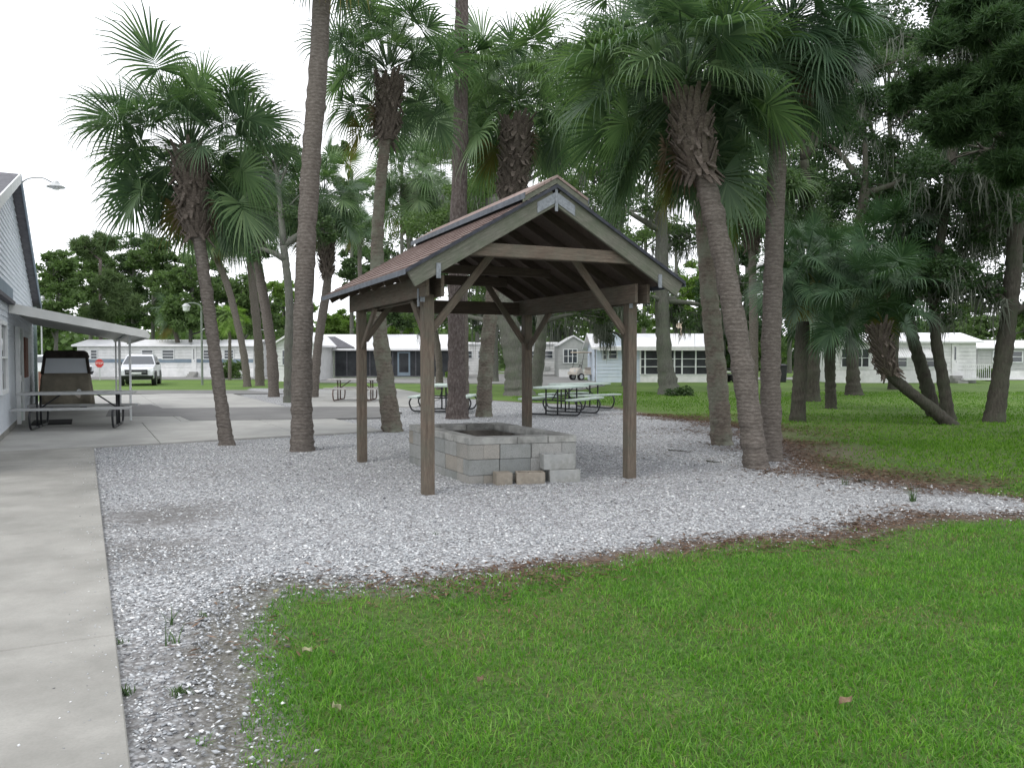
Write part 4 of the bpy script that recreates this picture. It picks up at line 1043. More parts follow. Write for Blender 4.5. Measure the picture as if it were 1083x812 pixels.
# --- scaly pine behind the pit
tree('reddish scaly pine trunk behind the fire pit, running straight up out of the photo', [(484, 443), (483, 400), (483, 300), (487, 160), (488, 40), (489, -100)], [25, 21, 20, 18, 16, 13],
     [(470, -110, 60, 0), (520, -150, 60, 1), (430, -60, 40, -1)], 2600, .22, kind='pine', mat='pineleaf', barkm='pinebark', name='pine_tree')
# --- oaks in the centre
tree('thick grey oak behind the rear shelter post with a flared base', [(549, 418), (546, 390), (536, 330), (528, 270), (522, 210)], [34, 27, 23, 21, 19],
     [(500, 215, 55, 1), (560, 230, 48, 0), (470, 250, 45, 2), (520, 285, 45, 3), (590, 170, 45, 1), (455, 330, 34, 3), (575, 300, 34, 4)], 21000, .15, moss=1.6, mat='leaf_mid')
tree('slim grey oak just right of the rear shelter post', [(565, 411), (571, 370), (574, 330), (580, 270), (590, 210)], [16, 14, 12, 11, 10],
     [(600, 200, 46, 0), (640, 180, 40, 1), (615, 110, 42, 0), (570, 260, 38, 1), (640, 270, 36, 1), (600, 320, 34, 2), (640, 330, 26, 2)], 16000, .16, moss=2.2, mat='leaf_mid')
tree('mossy grey oak on the far lawn between the shelter and the straight palm', [(709, 417), (703, 380), (700, 320), (700, 260), (697, 190), (690, 130)], [26, 18, 16, 15, 14, 12],
     [(660, 220, 45, 0), (730, 250, 36, 1), (640, 120, 46, 0), (720, 330, 26, 1), (700, 70, 46, 1), (620, 60, 50, 2), (670, 310, 30, -1), (760, 330, 26, 2), (740, 130, 30, 1)], 17000, .15, moss=2.6, mat='oakleaf', nsub=11)
tree('small mossy tree with a drooping dark crown beside the pale blue house', [(662, 408), (661, 370), (658, 320), (655, 280)], [9, 8, 7, 6],
     [(648, 318, 26, 0), (665, 280, 28, 0), (640, 350, 16, 0)], 5200, .16, moss=2.5, mat='oakleaf_dark')
tree('slim bare leaning trunk between the shelter and the pale blue house', [(632, 404), (631, 370), (628, 330), (622, 290)], [6, 5, 5, 4], [(612, 270, 34, 1), (640, 250, 30, 1), (590, 330, 22, 1)], 5200, .17, moss=1.5, mat='leaf_mid')
tree('grey trunked tree with bare forks left of the shelter', [(305, 426), (305, 380), (306, 320), (303, 285), (300, 260)], [11, 10, 9, 9, 8],
     [(268, 262, 22, 0), (300, 215, 40, 1), (335, 235, 30, 1), (290, 160, 36, 1)], 7500, .13, mat='oakleaf', limbw=.5)
# --- dark oaks on the right
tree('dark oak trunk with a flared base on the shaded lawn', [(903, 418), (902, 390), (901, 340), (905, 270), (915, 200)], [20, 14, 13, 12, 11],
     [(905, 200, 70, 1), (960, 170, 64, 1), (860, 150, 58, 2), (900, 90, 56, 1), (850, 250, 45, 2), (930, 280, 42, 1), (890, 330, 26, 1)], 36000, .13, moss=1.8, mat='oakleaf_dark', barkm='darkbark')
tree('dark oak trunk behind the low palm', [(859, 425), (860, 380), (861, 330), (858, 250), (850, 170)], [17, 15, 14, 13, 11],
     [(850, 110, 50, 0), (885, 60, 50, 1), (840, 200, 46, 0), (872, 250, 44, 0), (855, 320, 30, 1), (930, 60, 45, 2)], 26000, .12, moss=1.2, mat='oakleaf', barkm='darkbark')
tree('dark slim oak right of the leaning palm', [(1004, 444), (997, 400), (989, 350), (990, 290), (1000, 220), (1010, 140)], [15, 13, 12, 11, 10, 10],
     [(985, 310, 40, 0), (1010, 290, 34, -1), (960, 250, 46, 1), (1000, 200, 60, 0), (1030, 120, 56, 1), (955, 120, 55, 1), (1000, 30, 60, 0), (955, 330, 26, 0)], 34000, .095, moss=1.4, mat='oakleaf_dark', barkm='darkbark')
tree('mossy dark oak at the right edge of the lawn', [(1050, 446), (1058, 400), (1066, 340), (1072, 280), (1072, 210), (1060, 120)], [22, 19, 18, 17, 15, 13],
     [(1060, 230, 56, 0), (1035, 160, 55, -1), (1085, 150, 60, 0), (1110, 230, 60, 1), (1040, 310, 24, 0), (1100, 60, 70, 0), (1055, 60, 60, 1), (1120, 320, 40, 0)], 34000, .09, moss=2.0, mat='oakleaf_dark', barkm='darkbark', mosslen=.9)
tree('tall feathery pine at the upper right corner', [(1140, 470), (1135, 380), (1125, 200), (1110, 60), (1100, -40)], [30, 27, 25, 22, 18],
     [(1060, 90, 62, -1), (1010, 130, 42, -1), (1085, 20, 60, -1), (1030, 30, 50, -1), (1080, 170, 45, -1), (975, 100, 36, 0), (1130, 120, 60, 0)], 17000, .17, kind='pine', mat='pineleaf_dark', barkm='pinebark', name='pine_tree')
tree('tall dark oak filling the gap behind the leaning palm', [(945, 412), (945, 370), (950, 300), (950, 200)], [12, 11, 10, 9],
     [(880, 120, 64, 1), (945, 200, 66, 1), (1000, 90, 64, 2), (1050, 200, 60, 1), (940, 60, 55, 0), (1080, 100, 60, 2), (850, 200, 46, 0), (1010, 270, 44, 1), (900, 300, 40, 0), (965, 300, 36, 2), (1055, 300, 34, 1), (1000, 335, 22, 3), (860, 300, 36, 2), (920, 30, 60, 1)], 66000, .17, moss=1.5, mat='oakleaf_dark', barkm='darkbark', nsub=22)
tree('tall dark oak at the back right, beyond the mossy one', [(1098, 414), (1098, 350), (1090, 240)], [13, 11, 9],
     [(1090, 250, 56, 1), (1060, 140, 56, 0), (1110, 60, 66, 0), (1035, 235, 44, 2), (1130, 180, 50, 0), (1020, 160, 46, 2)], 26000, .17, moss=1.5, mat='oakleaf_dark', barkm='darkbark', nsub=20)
tree('wide leafy oak closing the view behind the rear shelter posts', [(522, 404), (522, 340), (530, 260), (560, 180)], [12, 11, 10, 9],
     [(470, 150, 36, 0), (460, 230, 34, 1), (500, 200, 36, 1), (520, 300, 34, 0), (560, 250, 40, 2), (600, 150, 40, 0), (610, 230, 40, 0), (650, 170, 40, 1), (640, 90, 40, 1), (580, 80, 40, 0), (500, 90, 36, 1), (660, 260, 34, 0)], 44000, .19, moss=.9, mat='leaf_mid', nsub=20, mosslen=1.5)
tree('leafy oak closing the view between the straight palm and the upright palm', [(782, 407), (782, 340), (775, 240), (770, 150)], [10, 9, 8, 7],
     [(760, 130, 36, 0), (740, 200, 32, 1), (790, 230, 36, 0), (775, 300, 34, 0), (810, 120, 38, 1), (830, 190, 36, 1), (700, 150, 34, 0), (825, 300, 34, 1), (690, 80, 36, 0)], 32000, .18, moss=.8, mat='oakleaf', nsub=20, mosslen=1.5)
# unseen oak added out of view at the right to darken that side
tree('added unseen dark oak that shades the near lawn from the right', [(1270, 520), (1270, 400), (1270, 250), (1260, 120)], [50, 44, 40, 36],
     [(1230, 60, 130, 0), (1330, 80, 150, 1), (1260, -80, 150, 0), (1400, 0, 150, 0), (1200, -60, 100, -1.5)], 26000, .12, mat='oakleaf_dark', barkm='darkbark')
# --- background belt
BG = [
 # label, base, trunk top, crown blobs, mat, kind, leaves
 ('dense green pine at the far left behind the clubhouse corner', (58, 398), (62, 290), [(60, 285, 22), (45, 300, 18), (78, 300, 20), (60, 320, 22), (50, 345, 20)], 'leaf_mid', 'oak'),
 ('tall rounded tree left of the long white mobile home', (95, 397), (98, 275), [(98, 268, 17), (85, 282, 16), (112, 288, 17), (100, 305, 20), (88, 322, 20), (118, 325, 18)], 'leaf_mid', 'oak'),
 ('open crowned pine with visible limbs behind the patio awning', (107, 397), (106, 275), [(118, 300, 17), (92, 262, 14), (108, 258, 12), (128, 320, 16), (104, 335, 18)], 'pineleaf', 'pine'),
 ('rounded green tree over the middle of the long white mobile home', (140, 397), (142, 270), [(142, 265, 20), (128, 282, 20), (156, 285, 20), (140, 305, 22), (150, 330, 22), (132, 340, 18)], 'oakleaf', 'oak'),
 ('tall pale green pine behind the white mobile home', (161, 397), (163, 268), [(163, 262, 18), (175, 280, 17), (152, 275, 15), (178, 305, 20), (166, 330, 20)], 'leaf_mid', 'oak'),
 ('tree with a wide crown behind the leaning palm', (200, 397), (204, 285), [(204, 285, 22), (186, 300, 18), (222, 305, 20), (200, 330, 22), (225, 340, 20)], 'leaf_mid', 'oak'),
 ('dark green tree behind the road lamp', (226, 397), (230, 305), [(230, 300, 20), (245, 320, 20), (215, 325, 18), (238, 345, 20)], 'oakleaf', 'oak'),
 ('bushy tree behind the row of palms', (258, 397), (258, 310), [(258, 305, 22), (275, 322, 20), (250, 340, 20), (282, 345, 20)], 'leaf_mid', 'oak'),
 ('bright green tree behind the forked grey tree', (300, 397), (300, 320), [(298, 315, 20), (318, 330, 18), (290, 345, 18), (322, 350, 14)], 'leaf_bright', 'oak'),
 ('low round tree left of the screened house roof', (358, 396), (358, 345), [(352, 345, 13), (370, 350, 12), (362, 338, 10)], 'leaf_bright', 'oak'),
 ('small round tree over the screened house roof', (405, 396), (405, 335), [(405, 330, 16), (388, 345, 12), (420, 340, 14)], 'oakleaf', 'oak'),
 ('bright bush like tree behind the screened house', (436, 396), (436, 335), [(440, 338, 16), (425, 345, 14), (450, 325, 14)], 'leaf_bright', 'oak'),
 ('tall airy tree left of the curving palm', (372, 396), (372, 180), [(360, 160, 12), (372, 200, 16), (384, 240, 18), (378, 290, 20), (395, 275, 18), (374, 265, 14)], 'oakleaf', 'oak'),
 ('tall airy tree behind the curving palm', (425, 396), (425, 150), [(440, 120, 24), (410, 150, 22), (455, 160, 24), (400, 205, 20), (460, 220, 24), (420, 270, 26), (455, 290, 24)], 'oakleaf', 'oak'),
 ('tall airy tree above the shelter roof', (505, 396), (505, 120), [(520, 110, 28), (500, 160, 28), (575, 130, 28), (515, 200, 28), (480, 260, 26), (540, 280, 26), (500, 320, 26)], 'leaf_mid', 'oak'),
 ('mossy green tree behind the white trailers', (540, 395), (540, 250), [(540, 300, 26), (520, 335, 24), (560, 330, 24), (548, 270, 24)], 'oakleaf', 'oak'),
 ('mossy tree over the small grey gabled home', (604, 395), (604, 250), [(600, 300, 24), (585, 330, 20), (620, 325, 22), (612, 270, 24), (590, 345, 16)], 'leaf_mid', 'oak'),
 ('green tree behind the pale blue house gable', (645, 395), (645, 250), [(645, 310, 26), (665, 335, 20), (630, 340, 18), (650, 270, 28)], 'leaf_mid', 'oak'),
 ('airy tree behind the mossy oak', (680, 395), (685, 150), [(680, 150, 28), (715, 190, 26), (660, 200, 26), (700, 240, 24), (690, 300, 26), (640, 240, 22)], 'leaf_mid', 'oak'),
 ('dark leafy tree over the white roofed porch', (715, 395), (715, 250), [(715, 320, 24), (735, 300, 24), (700, 335, 18), (745, 335, 18)], 'leaf_bright', 'oak'),
 ('dark tree between the straight palm and the big leaning palm', (765, 397), (765, 230), [(765, 310, 26), (780, 270, 26), (752, 345, 22), (790, 335, 24), (775, 370, 18), (760, 230, 20)], 'oakleaf_dark', 'oak'),
 ('dark tree behind the upright palm', (835, 397), (835, 230), [(838, 280, 28), (820, 320, 26), (845, 345, 24), (810, 350, 20), (830, 230, 26), (845, 380, 14)], 'oakleaf_dark', 'oak'),
 ('leafy tree above the upright palm', (790, 397), (790, 100), [(790, 110, 30), (820, 140, 28), (770, 150, 26), (850, 190, 30), (860, 100, 28)], 'oakleaf', 'oak'),
 ('dark tree behind the white home with awnings', (925, 395), (925, 220), [(925, 330, 26), (900, 345, 20), (950, 340, 22), (915, 290, 30), (880, 300, 26)], 'oakleaf_dark', 'oak'),
 ('grey green tree over the right end of the white home', (1005, 395), (1005, 280), [(1005, 350, 16), (1020, 330, 18), (985, 352, 14)], 'leaf_mid', 'oak'),
 ('light green tree behind the grey home at the right edge', (1055, 395), (1055, 300), [(1045, 345, 16), (1075, 335, 18), (1095, 350, 18), (1030, 355, 12)], 'leaf_mid', 'oak'),
 ('light green tree at the far right of the photo', (1120, 395), (1120, 300), [(1110, 330, 24), (1140, 340, 24), (1090, 355, 16)], 'leaf_mid', 'oak'),
]
def bgbase(v):   # these stand 62-85 m away
    return v
for i, (lab, b, t, bl, mat, kd) in enumerate(BG):
    dist = 62 + (i * 37 % 23)
    vb = HOR + EYE * FPX / dist
    tree(lab, [(b[0], vb), ((b[0] * 2 + t[0]) / 3, vb * .67 + t[1] * .33), (t[0], t[1])], [5.5, 4.5, 3.5], [(x[0], x[1], x[2] * 1.2, (k % 3 - 1) * 1.6) for k, x in enumerate(bl)],
         5000 + 2600 * len(bl) if kd == 'oak' else 2600, .25 if kd == 'oak' else .5, .55, mat, 'oakbark' if kd == 'oak' else 'pinebark', kind=kd, name='pine_tree' if kd == 'pine' else 'broadleaf_tree', group='trees behind the mobile homes',
         moss=(1.2 if 'mossy' in lab else 0), mosslen=3, nsub=26, twigs=True, gap=.8, flat=.85)
# far understory (a far wood that reads as one mass)
g = np.random.default_rng(5); Cs = []
for k in range(520):
    x = g.uniform(-95, 110); y = g.uniform(92, 112); r = g.uniform(1.6, 3.6); z = g.uniform(0, 4.2 if x < 60 else 4)
    d = g.normal(0, 1, (160, 3)); d /= np.linalg.norm(d, axis=1)[:, None]; Cs.append(np.array([x, y, z]) + d * (r * g.random(160) ** .4)[:, None])
Lc = np.concatenate(Cs); Q = leaf_quads(Lc, .75, .7, g)
link('far_wood', npmesh('far_wood', Q, np.arange(len(Q)).reshape(-1, 4), M['leaf_mid']), kind='stuff', label='far low wood closing the view behind the homes', cat='wood')

# bushes
def bush(label, px, r, mat, n=1500, ls=.14, h=1.0, name='bush', dark=None):
    b = gp(*px); ppm = FPX / b[1]; rr = r / ppm; seedc[0] += 1; g = np.random.default_rng(seedc[0]); L3 = []
    m = MB()
    for q in range(9):
        c = np.array([g.normal(0, .45) * rr, g.normal(0, .45) * rr, rr * h * g.uniform(.35, 1.3)]); sr = rr * g.uniform(.3, .5)
        d = g.normal(0, 1, (n // 9, 3)); d /= np.linalg.norm(d, axis=1)[:, None]; L3.append(c + d * (sr * g.random(n // 9) ** .5)[:, None])
        m.tube([(0, 0, -.05), tuple(c * .5 + [0, 0, .05]), tuple(c)], [.03, .02, .008], 5)
    root = thing(name, label, 'bush', tuple(b)); Q = leaf_quads(np.concatenate(L3), ls, .5, g)
    link('foliage', npmesh('foliage', Q, np.arange(len(Q)).reshape(-1, 4), M[mat]), root); m.build('stems', M['oakbark'], root, local=True)
M['leaf_orange'] = leafmat('orange_yellow_leaf', (.10, .12, .03), (.35, .22, .05), (.45, .30, .07), .3)
bush('round green bush by the road behind the young palm', (246, 401), 13, 'leaf_mid', 2200, .22)
bush('orange and yellow bush at the corner of the screened house', (353, 400), 8, 'leaf_orange', 1500, .18)
bush('green bush left of the orange one', (343, 401), 6, 'leaf_mid', 900, .18)
bush('low green ferny growth around the foot of the mossy oak', (722, 419), 13, 'oakleaf', 1500, .12, .35, 'undergrowth')
bush('green hedge bush before the grey home at the right edge', (1045, 403), 9, 'leaf_mid', 1500, .2, .8)
bush('dark bush under the window of the white home with awnings', (1000, 403), 7, 'oakleaf_dark', 1000, .2)
bush('small yellow green bush behind the curved palm', (478, 402), 7, 'leaf_bright', 900, .18)
palm('low spiky fan palm against the pale blue house', [(652, 402), (652, 396), (652, 390)], [4, 4, 4], (652, 382, 19), None, DARK, n=22, low=-20, nseg=18, dead=0, name='fan_palm')
palm('low yellowing fan palm in front of the white porch', [(682, 402), (682, 396), (682, 392)], [4, 4, 4], (682, 382, 16), None, lambda: [M['frond_old'], M['frond'], M['frond_old'], M['frond_dead']], n=18, low=-20, nseg=18, dead=0, name='fan_palm')
# ================================================================ HOMES (local frames: x along the front, y away from the viewer, z up)
def home(name, label, cat, uvl, uvr, depth, eave, ridge, wallm, roofm, Yd=None, rz=None, gable='side', skirt=None, stripe=None, windows=(), door=None, over=.3):
    """front wall runs from ground point uvl to uvr"""
    a = gp(*uvl); b = gp(*uvr)
    if Yd is not None:
        a = np.array([(uvl[0] - CX) / FPX * Yd, Yd, 0]); b = np.array([(uvr[0] - CX) / FPX * Yd, Yd, 0])
    W_ = np.linalg.norm((b - a)[:2]); ang = math.atan2(b[1] - a[1], b[0] - a[0])
    root = thing(name, label, cat, (a[0], a[1], 0), ang)
    m = MB(); m.box(0, W_, 0, depth, -.1, eave)
    if gable == 'front': m.add([(0, -.001, eave), (W_, -.001, eave), (W_ / 2, -.001, ridge - .04), (0, depth, eave), (W_, depth, eave), (W_ / 2, depth, ridge - .04)], [(0, 1, 2), (5, 4, 3), (0, 2, 5, 3), (1, 4, 5, 2)])
    else: m.add([(0, 0, eave), (0, depth, eave), (0, depth / 2, ridge - .04), (W_, 0, eave), (W_, depth, eave), (W_, depth / 2, ridge - .04)], [(0, 1, 2), (5, 4, 3), (0, 2, 5, 3), (1, 4, 5, 2)])
    m.build('wall', wallm, root, local=True)
    m = MB(); z = .35
    while z < eave - .05: m.box(.0, W_, -.022, -.004, z, z + .012); z += .22
    m.build('siding_laps', M['palegrey'] if wallm not in (M['paleblue'],) else M['trimwhite'], root, local=True)
    m = MB(); th = .12
    if gable == 'front':
        for s in (0, 1):
            xe = -over if s == 0 else W_ + over; ze = eave - over * (ridge - eave) / (W_ / 2)
            m.hexa([(W_ / 2, -over, ridge), (xe, -over, ze), (xe, depth + over, ze), (W_ / 2, depth + over, ridge), (W_ / 2, -over, ridge + th), (xe, -over, ze + th), (xe, depth + over, ze + th), (W_ / 2, depth + over, ridge + th)])
    else:
        for s in (0, 1):
            ye = -over if s == 0 else depth + over; ze = eave - over * (ridge - eave) / (depth / 2)
            m.hexa([(-over, depth / 2, ridge), (W_ + over, depth / 2, ridge), (W_ + over, ye, ze), (-over, ye, ze), (-over, depth / 2, ridge + th), (W_ + over, depth / 2, ridge + th), (W_ + over, ye, ze + th), (-over, ye, ze + th)])
    m.build('roof', roofm, root, local=True)
    if skirt: m = MB(); m.box(-.02, W_ + .02, -.035, -.001, -.05, .62); m.build('skirting', skirt, root, local=True)
    if stripe: m = MB(); m.box(0, W_, -.03, -.0225, stripe[0], stripe[1]); m.build('stripe', M['bluegrey'], root, local=True)
    for wd in windows:
        x0, x1, z0, z1 = wd[:4]; gm = M[wd[4]] if len(wd) > 4 else M['glass']; nx = wd[5] if len(wd) > 5 else 1; nz = wd[6] if len(wd) > 6 else 2
        m = MB(); t = .06
        for (p, q, r, s) in ((x0 - t, x1 + t, z1, z1 + t), (x0 - t, x1 + t, z0 - t, z0), (x0 - t, x0, z0, z1), (x1, x1 + t, z0, z1)): m.box(p, q, -.07, -.002, r, s)
        for k in range(1, nx): xx = x0 + (x1 - x0) * k / nx; m.box(xx - .03, xx + .03, -.065, -.002, z0, z1)
        for k in range(1, nz): zz = z0 + (z1 - z0) * k / nz; m.box(x0, x1, -.06, -.002, zz - .018, zz + .018)
        fr = m.build('window', M['trimwhite'], root, local=True)
        m = MB(); m.box(x0, x1, -.045, -.024, z0, z1); m.build('pane', gm, fr, local=True)
    if door:
        x0, x1 = door; m = MB(); m.box(x0, x1, -.05, -.023, .45, 2.45); d = m.build('door', M['whitepaint'], root, local=True)
        m = MB(); m.box(x0 + .15, x1 - .15, -.056, -.051, 1.4, 2.2); m.build('pane', M['glass'], d, local=True)
        m = MB(); m.box(x1 - .14, x1 - .1, -.09, -.051, 1.25, 1.35); m.build('handle', M['chrome'], d, local=True)
        m = MB()
        for k in range(3): m.box(x0 - .1, x1 + .1, -.3 * (3 - k) - .06, -.3 * (2 - k) - .061, 0, .15 * (k + 1))
        m.build('steps', M['patio'], root, local=True)
    return root, W_
def X_at(u, Yd): return (u - CX) / FPX * Yd
WP = M['whitepaint']
def wx(u, Yd, u0): return (u - u0) / FPX * Yd
Yd = 62
r1, W1 = home('mobile_home', 'long white mobile home with a blue grey stripe behind the palms at the left', 'mobile home', (82, 0), (268, 0), 4.2, 2.45, 2.85, WP, M['roofwhite'], Yd, stripe=(1.15, 1.42),
     windows=[(wx(a, Yd, 82), wx(b, Yd, 82), 1.45, 2.1, 'glass', 1, 3) for a, b in ((97, 103), (151, 162), (172.5, 184), (216, 224), (238, 247))], skirt=WP, door=(wx(203, Yd, 82), wx(208, Yd, 82)))
Yd = 66
home('mobile_home', 'low white roofed home right of the long striped one, carport shade painted dark', 'mobile home', (236, 0), (292, 0), 4, 2.35, 2.6, M['screen'], M['roofwhite'], Yd, windows=[(.2, 1.0, 1.2, 2.0)])  # dark wall colour stands in for shade in the carport
Yd = 52
home('mobile_home', 'white gabled home behind the forked grey tree left of the tall bare palm', 'mobile home', (291, 0), (334, 0), 7, 2.4, 3.2, WP, M['roofwhite'], Yd, gable='front', skirt=WP,
     windows=[(.5, 1.1, 1.1, 2.0)], door=(1.5, 2.3))
# dark screened house
Yd = 57
r, W_ = home('screened_house', 'white roofed house with a long dark screened porch and pale green end wall', 'house', (337, 0), (477, 0), 6.5, 2.15, 3.15, M['cream'], M['roofwhite'], Yd, over=.35)
x0 = wx(355, Yd, 337); x1 = W_ - .05; m = MB(); m.box(x0, x1, -.05, -.002, .25, 2.05); sc = m.build('screen', M['screen'], r, local=True)
m = MB(); k = 10
for i in range(k + 1): xx = x0 + (x1 - x0) * i / k; m.box(xx - .03, xx + .03, -.085, -.052, .25, 2.05)
m.box(x0, x1, -.083, -.052, 2.0, 2.07); m.box(x0, x1, -.083, -.052, .2, .27); m.build('frame', M['roofdark'], sc, local=True)
m = MB(); m.box(x0 + 4.4, x0 + 5.3, -.1, -.087, .25, 1.95); d = m.build('door', M['bluegrey'], r, local=True)
m = MB(); m.box(x0 + 4.52, x0 + 5.18, -.108, -.101, .5, 1.85); m.build('pane', M['screen'], d, local=True)
m = MB(); m.hexa([(-.3, -.3, 2.25), (2.6, -.3, 2.25), (2.6, 3, 2.25), (-.3, 3, 2.25), (-.3, 2.6, 3.1), (.6, 2.6, 3.1), (.6, 3, 3.1), (-.3, 3, 3.1)]); m.build('end_gable', M['roofdark'], r, local=True)
# white trailers
Yd = 72
for i, (ul, ur, lb) in enumerate(((486, 518, 'white travel trailer seen between the twisted palm and the grey oak'), (556, 590, 'white travel trailer right of the rear shelter post, beside the grey gabled home'))):
    r, W_ = home('travel_trailer', lb, 'trailer', (ul, 0), (ur, 0), 5, 2.7, 2.85, WP, M['roofwhite'], Yd, over=.08, windows=[(.4, 1.1, 1.5, 2.1), (1.7, 2.4, 1.5, 2.1)])
    m = MB(); m.box(.3, .9, -.06, -.035, .5, .8); m.box(1.7, 2.2, -.06, -.035, .4, .7); m.build('hatch', M['palegrey'], r, local=True)
# grey gabled homes
Yd = 62
home('park_home', 'small grey gabled home with white skirting and wide window left of the golf cart', 'house', (591.5, 0), (621.5, 0), 7, 2.5, 3.15, M['palegrey'], M['roofwhite'], Yd, gable='front', skirt=WP,
     windows=[(.35, 1.35, 1.15, 2.15, 'glass', 3, 2)], over=.12)
home('park_home', 'second grey gabled home partly hidden behind the golf cart', 'house', (623, 0), (648, 0), 7, 2.7, 3.3, M['palegrey'], M['roofwhite'], 67, gable='front', skirt=WP, windows=[(.3, 1.0, 1.3, 2.1)], over=.12)
# pale blue house with porch
Yd = 50
r, W_ = home('porch_house', 'pale blue house with white roof and dark screened porch behind the right shelter post', 'house', (631, 0), (752, 0), 6, 2.15, 3.0, M['paleblue'], M['roofwhite'], Yd, over=.35,
     windows=[(wx(638, Yd, 631), wx(641, Yd, 631), 1.45, 2.0), (wx(644, Yd, 631), wx(652, Yd, 631), 1.5, 2.0)])
x0 = wx(677, Yd, 631); x1 = W_ - .02
m = MB(); m.box(x0, x1, -.05, -.002, .52, 2.02); sc = m.build('screen', M['screen'], r, local=True)
m = MB()
for u in (677, 682, 697.5, 700, 713, 721, 735.5, 751): xx = wx(u, Yd, 631); m.box(xx - .045, xx + .045, -.1, -.052, .5, 2.04)
for z in (.5, .98, 1.46, 2.0): m.box(x0, x1, -.095, -.052, z - .02, z + .02)
m.build('frame', M['trimwhite'], sc, local=True)
m = MB(); m.box(0, W_, -.36, -.34, 1.98, 2.22); m.box(x0, x1, -.06, -.03, -.05, .48); m.build('fascia', WP, r, local=True)
m = MB(); m.hexa([(-.02, -.03, 2.1), (2.6, -.03, 2.1), (2.6, .3, 2.1), (-.02, .3, 2.1), (.9, -.03, 3.2), (1.1, -.03, 3.2), (1.1, .3, 3.2), (.9, .3, 3.2)]); m.build('gable', M['paleblue'], r, local=True)
vx = wx(729, Yd, 631); m = MB(); m.tube([(vx, 2.6, 2.8), (vx, 2.6, 3.45)], .09, 10); m.tube([(vx, 2.6, 3.42), (vx, 2.6, 3.55), (vx, 2.6, 3.72), (vx, 2.6, 3.84)], [.16, .30, .30, .12], 14); m.build('roof_vent', M['cartroof'], r, local=True)
# white home with metal awnings
Yd = 49
r, W_ = home('mobile_home', 'white mobile home with two striped metal window awnings beyond the shaded lawn', 'mobile home', (884, 0), (1032, 0), 4.5, 2.5, 3.0, WP, M['roofwhite'], Yd, over=.3, skirt=WP,
     windows=[(wx(890, Yd, 884), wx(918, Yd, 884), 1.0, 2.05, 'screen', 4, 2), (wx(942, Yd, 884), wx(958, Yd, 884), 1.0, 1.7), (wx(972, Yd, 884), wx(988, Yd, 884), 1.0, 1.7)], door=(wx(1006, Yd, 884), wx(1013, Yd, 884)))
for u0, u1 in ((939, 961), (970, 991)):
    a, b = wx(u0, Yd, 884), wx(u1, Yd, 884); m = MB(); k = 9
    for i in range(k):
        xa = a + (b - a) * i / k; xb = a + (b - a) * (i + .86) / k
        m.hexa([(xa, -.65, 1.55), (xb, -.65, 1.55), (xb, -.03, 2.1), (xa, -.03, 2.1), (xa, -.65, 1.58), (xb, -.65, 1.58), (xb, -.03, 2.13), (xa, -.03, 2.13)])
    m.box(a, b, -.66, -.63, 1.52, 1.56); m.build('window_awning', WP, r, local=True)
m = MB(); xa = wx(1010, Yd, 884)
for i in range(14): m.box(xa + i * .12, xa + i * .12 + .025, -1.0, -.97, .3, 1.1)
m.box(xa, xa + 1.65, -1.0, -.97, 1.1, 1.14); m.box(xa, xa + 1.65, -1.0, -.97, .28, .32); m.box(xa, xa + 1.65, -1.0, -.06, .2, .279); m.build('porch_railing', WP, r, local=True)
Yd = 55
r, W_ = home('mobile_home', 'grey mobile home with white trimmed window at the right edge of the photo', 'mobile home', (1034, 0), (1180, 0), 4.5, 2.2, 2.65, M['palegrey'], M['roofwhite'], Yd, over=.25, skirt=WP,
     windows=[(wx(1050, Yd, 1034), wx(1080, Yd, 1034), 1.25, 1.95, 'glass', 2, 2), (wx(1100, Yd, 1034), wx(1125, Yd, 1034), 1.25, 1.95, 'glass', 2, 2)])

# ================================================================ PICNIC TABLES (local: x along the planks)
def picnic(label, loc, rz, topm, framem, group='picnic tables', L_=1.83, planks=2):
    root = thing('picnic_table', label, 'picnic table', loc, rz, group)
    def planked(name, y0, y1, z0, z1, n):
        m = MB(); w_ = (y1 - y0) / n
        for i in range(n): m.box(-L_ / 2, L_ / 2, y0 + i * w_ + .004, y0 + (i + 1) * w_ - .004, z0, z1)
        return m.build(name, topm, root, local=True, bevel=.004)
    planked('tabletop', -.38, .38, .712, .762, 4 if planks == 2 else 1)
    planked('bench', -.83, -.56, .41, .457, 1); planked('bench', .56, .83, .41, .457, 1)
    for sx in (-1, 1):
        x = sx * (L_ / 2 - .34); m = MB(); r = .022
        P = [(x, -.16, .04), (x, -.62, .035), (x, -.76, .06), (x, -.83, .16), (x, -.86, .28), (x, -.80, .40), (x, -.70, .415), (x, -.56, .40)]
        m.tube([tuple(p) for p in spline(P, 22)], r, 8)
        m.tube([tuple(p) for p in spline([(p[0], -p[1], p[2]) for p in P], 22)], r, 8)
        m.tube([(x, -.18, .035), (x, .18, .035)], r, 8); m.tube([(x, -.17, .03), (x, -.17, .72)], r, 8); m.tube([(x, .17, .03), (x, .17, .72)], r, 8)
        m.tube([(x, -.7, .405), (x, .7, .405)], r * .8, 8); m.tube([(x, -.36, .712), (x, .36, .712)], r * .8, 8)
        m.build('leg_frame', framem, root, local=True, smooth=True)
        m = MB(); m.tube([(x, 0, .40), (x - sx * .42, 0, .71)], r * .7, 8); m.build('brace', framem, root, local=True, smooth=True)
    return root
def facing(p, q): return math.atan2(q[1] - p[1], q[0] - p[0])
c = bp(18.2, .10, .05)
picnic('grey plank picnic table with black steel legs on the patio under the awning', (gp(84, 454)[0], gp(84, 454)[1], .05), R(19), M['alum'], M['black'], planks=2, L_=2.2)
p = gp(376, 425); picnic('picnic table with brown legs standing on the pale pavement behind the left shelter posts', (p[0], p[1], .05), R(-2), M['tan_plank'], M['ruststeel'])
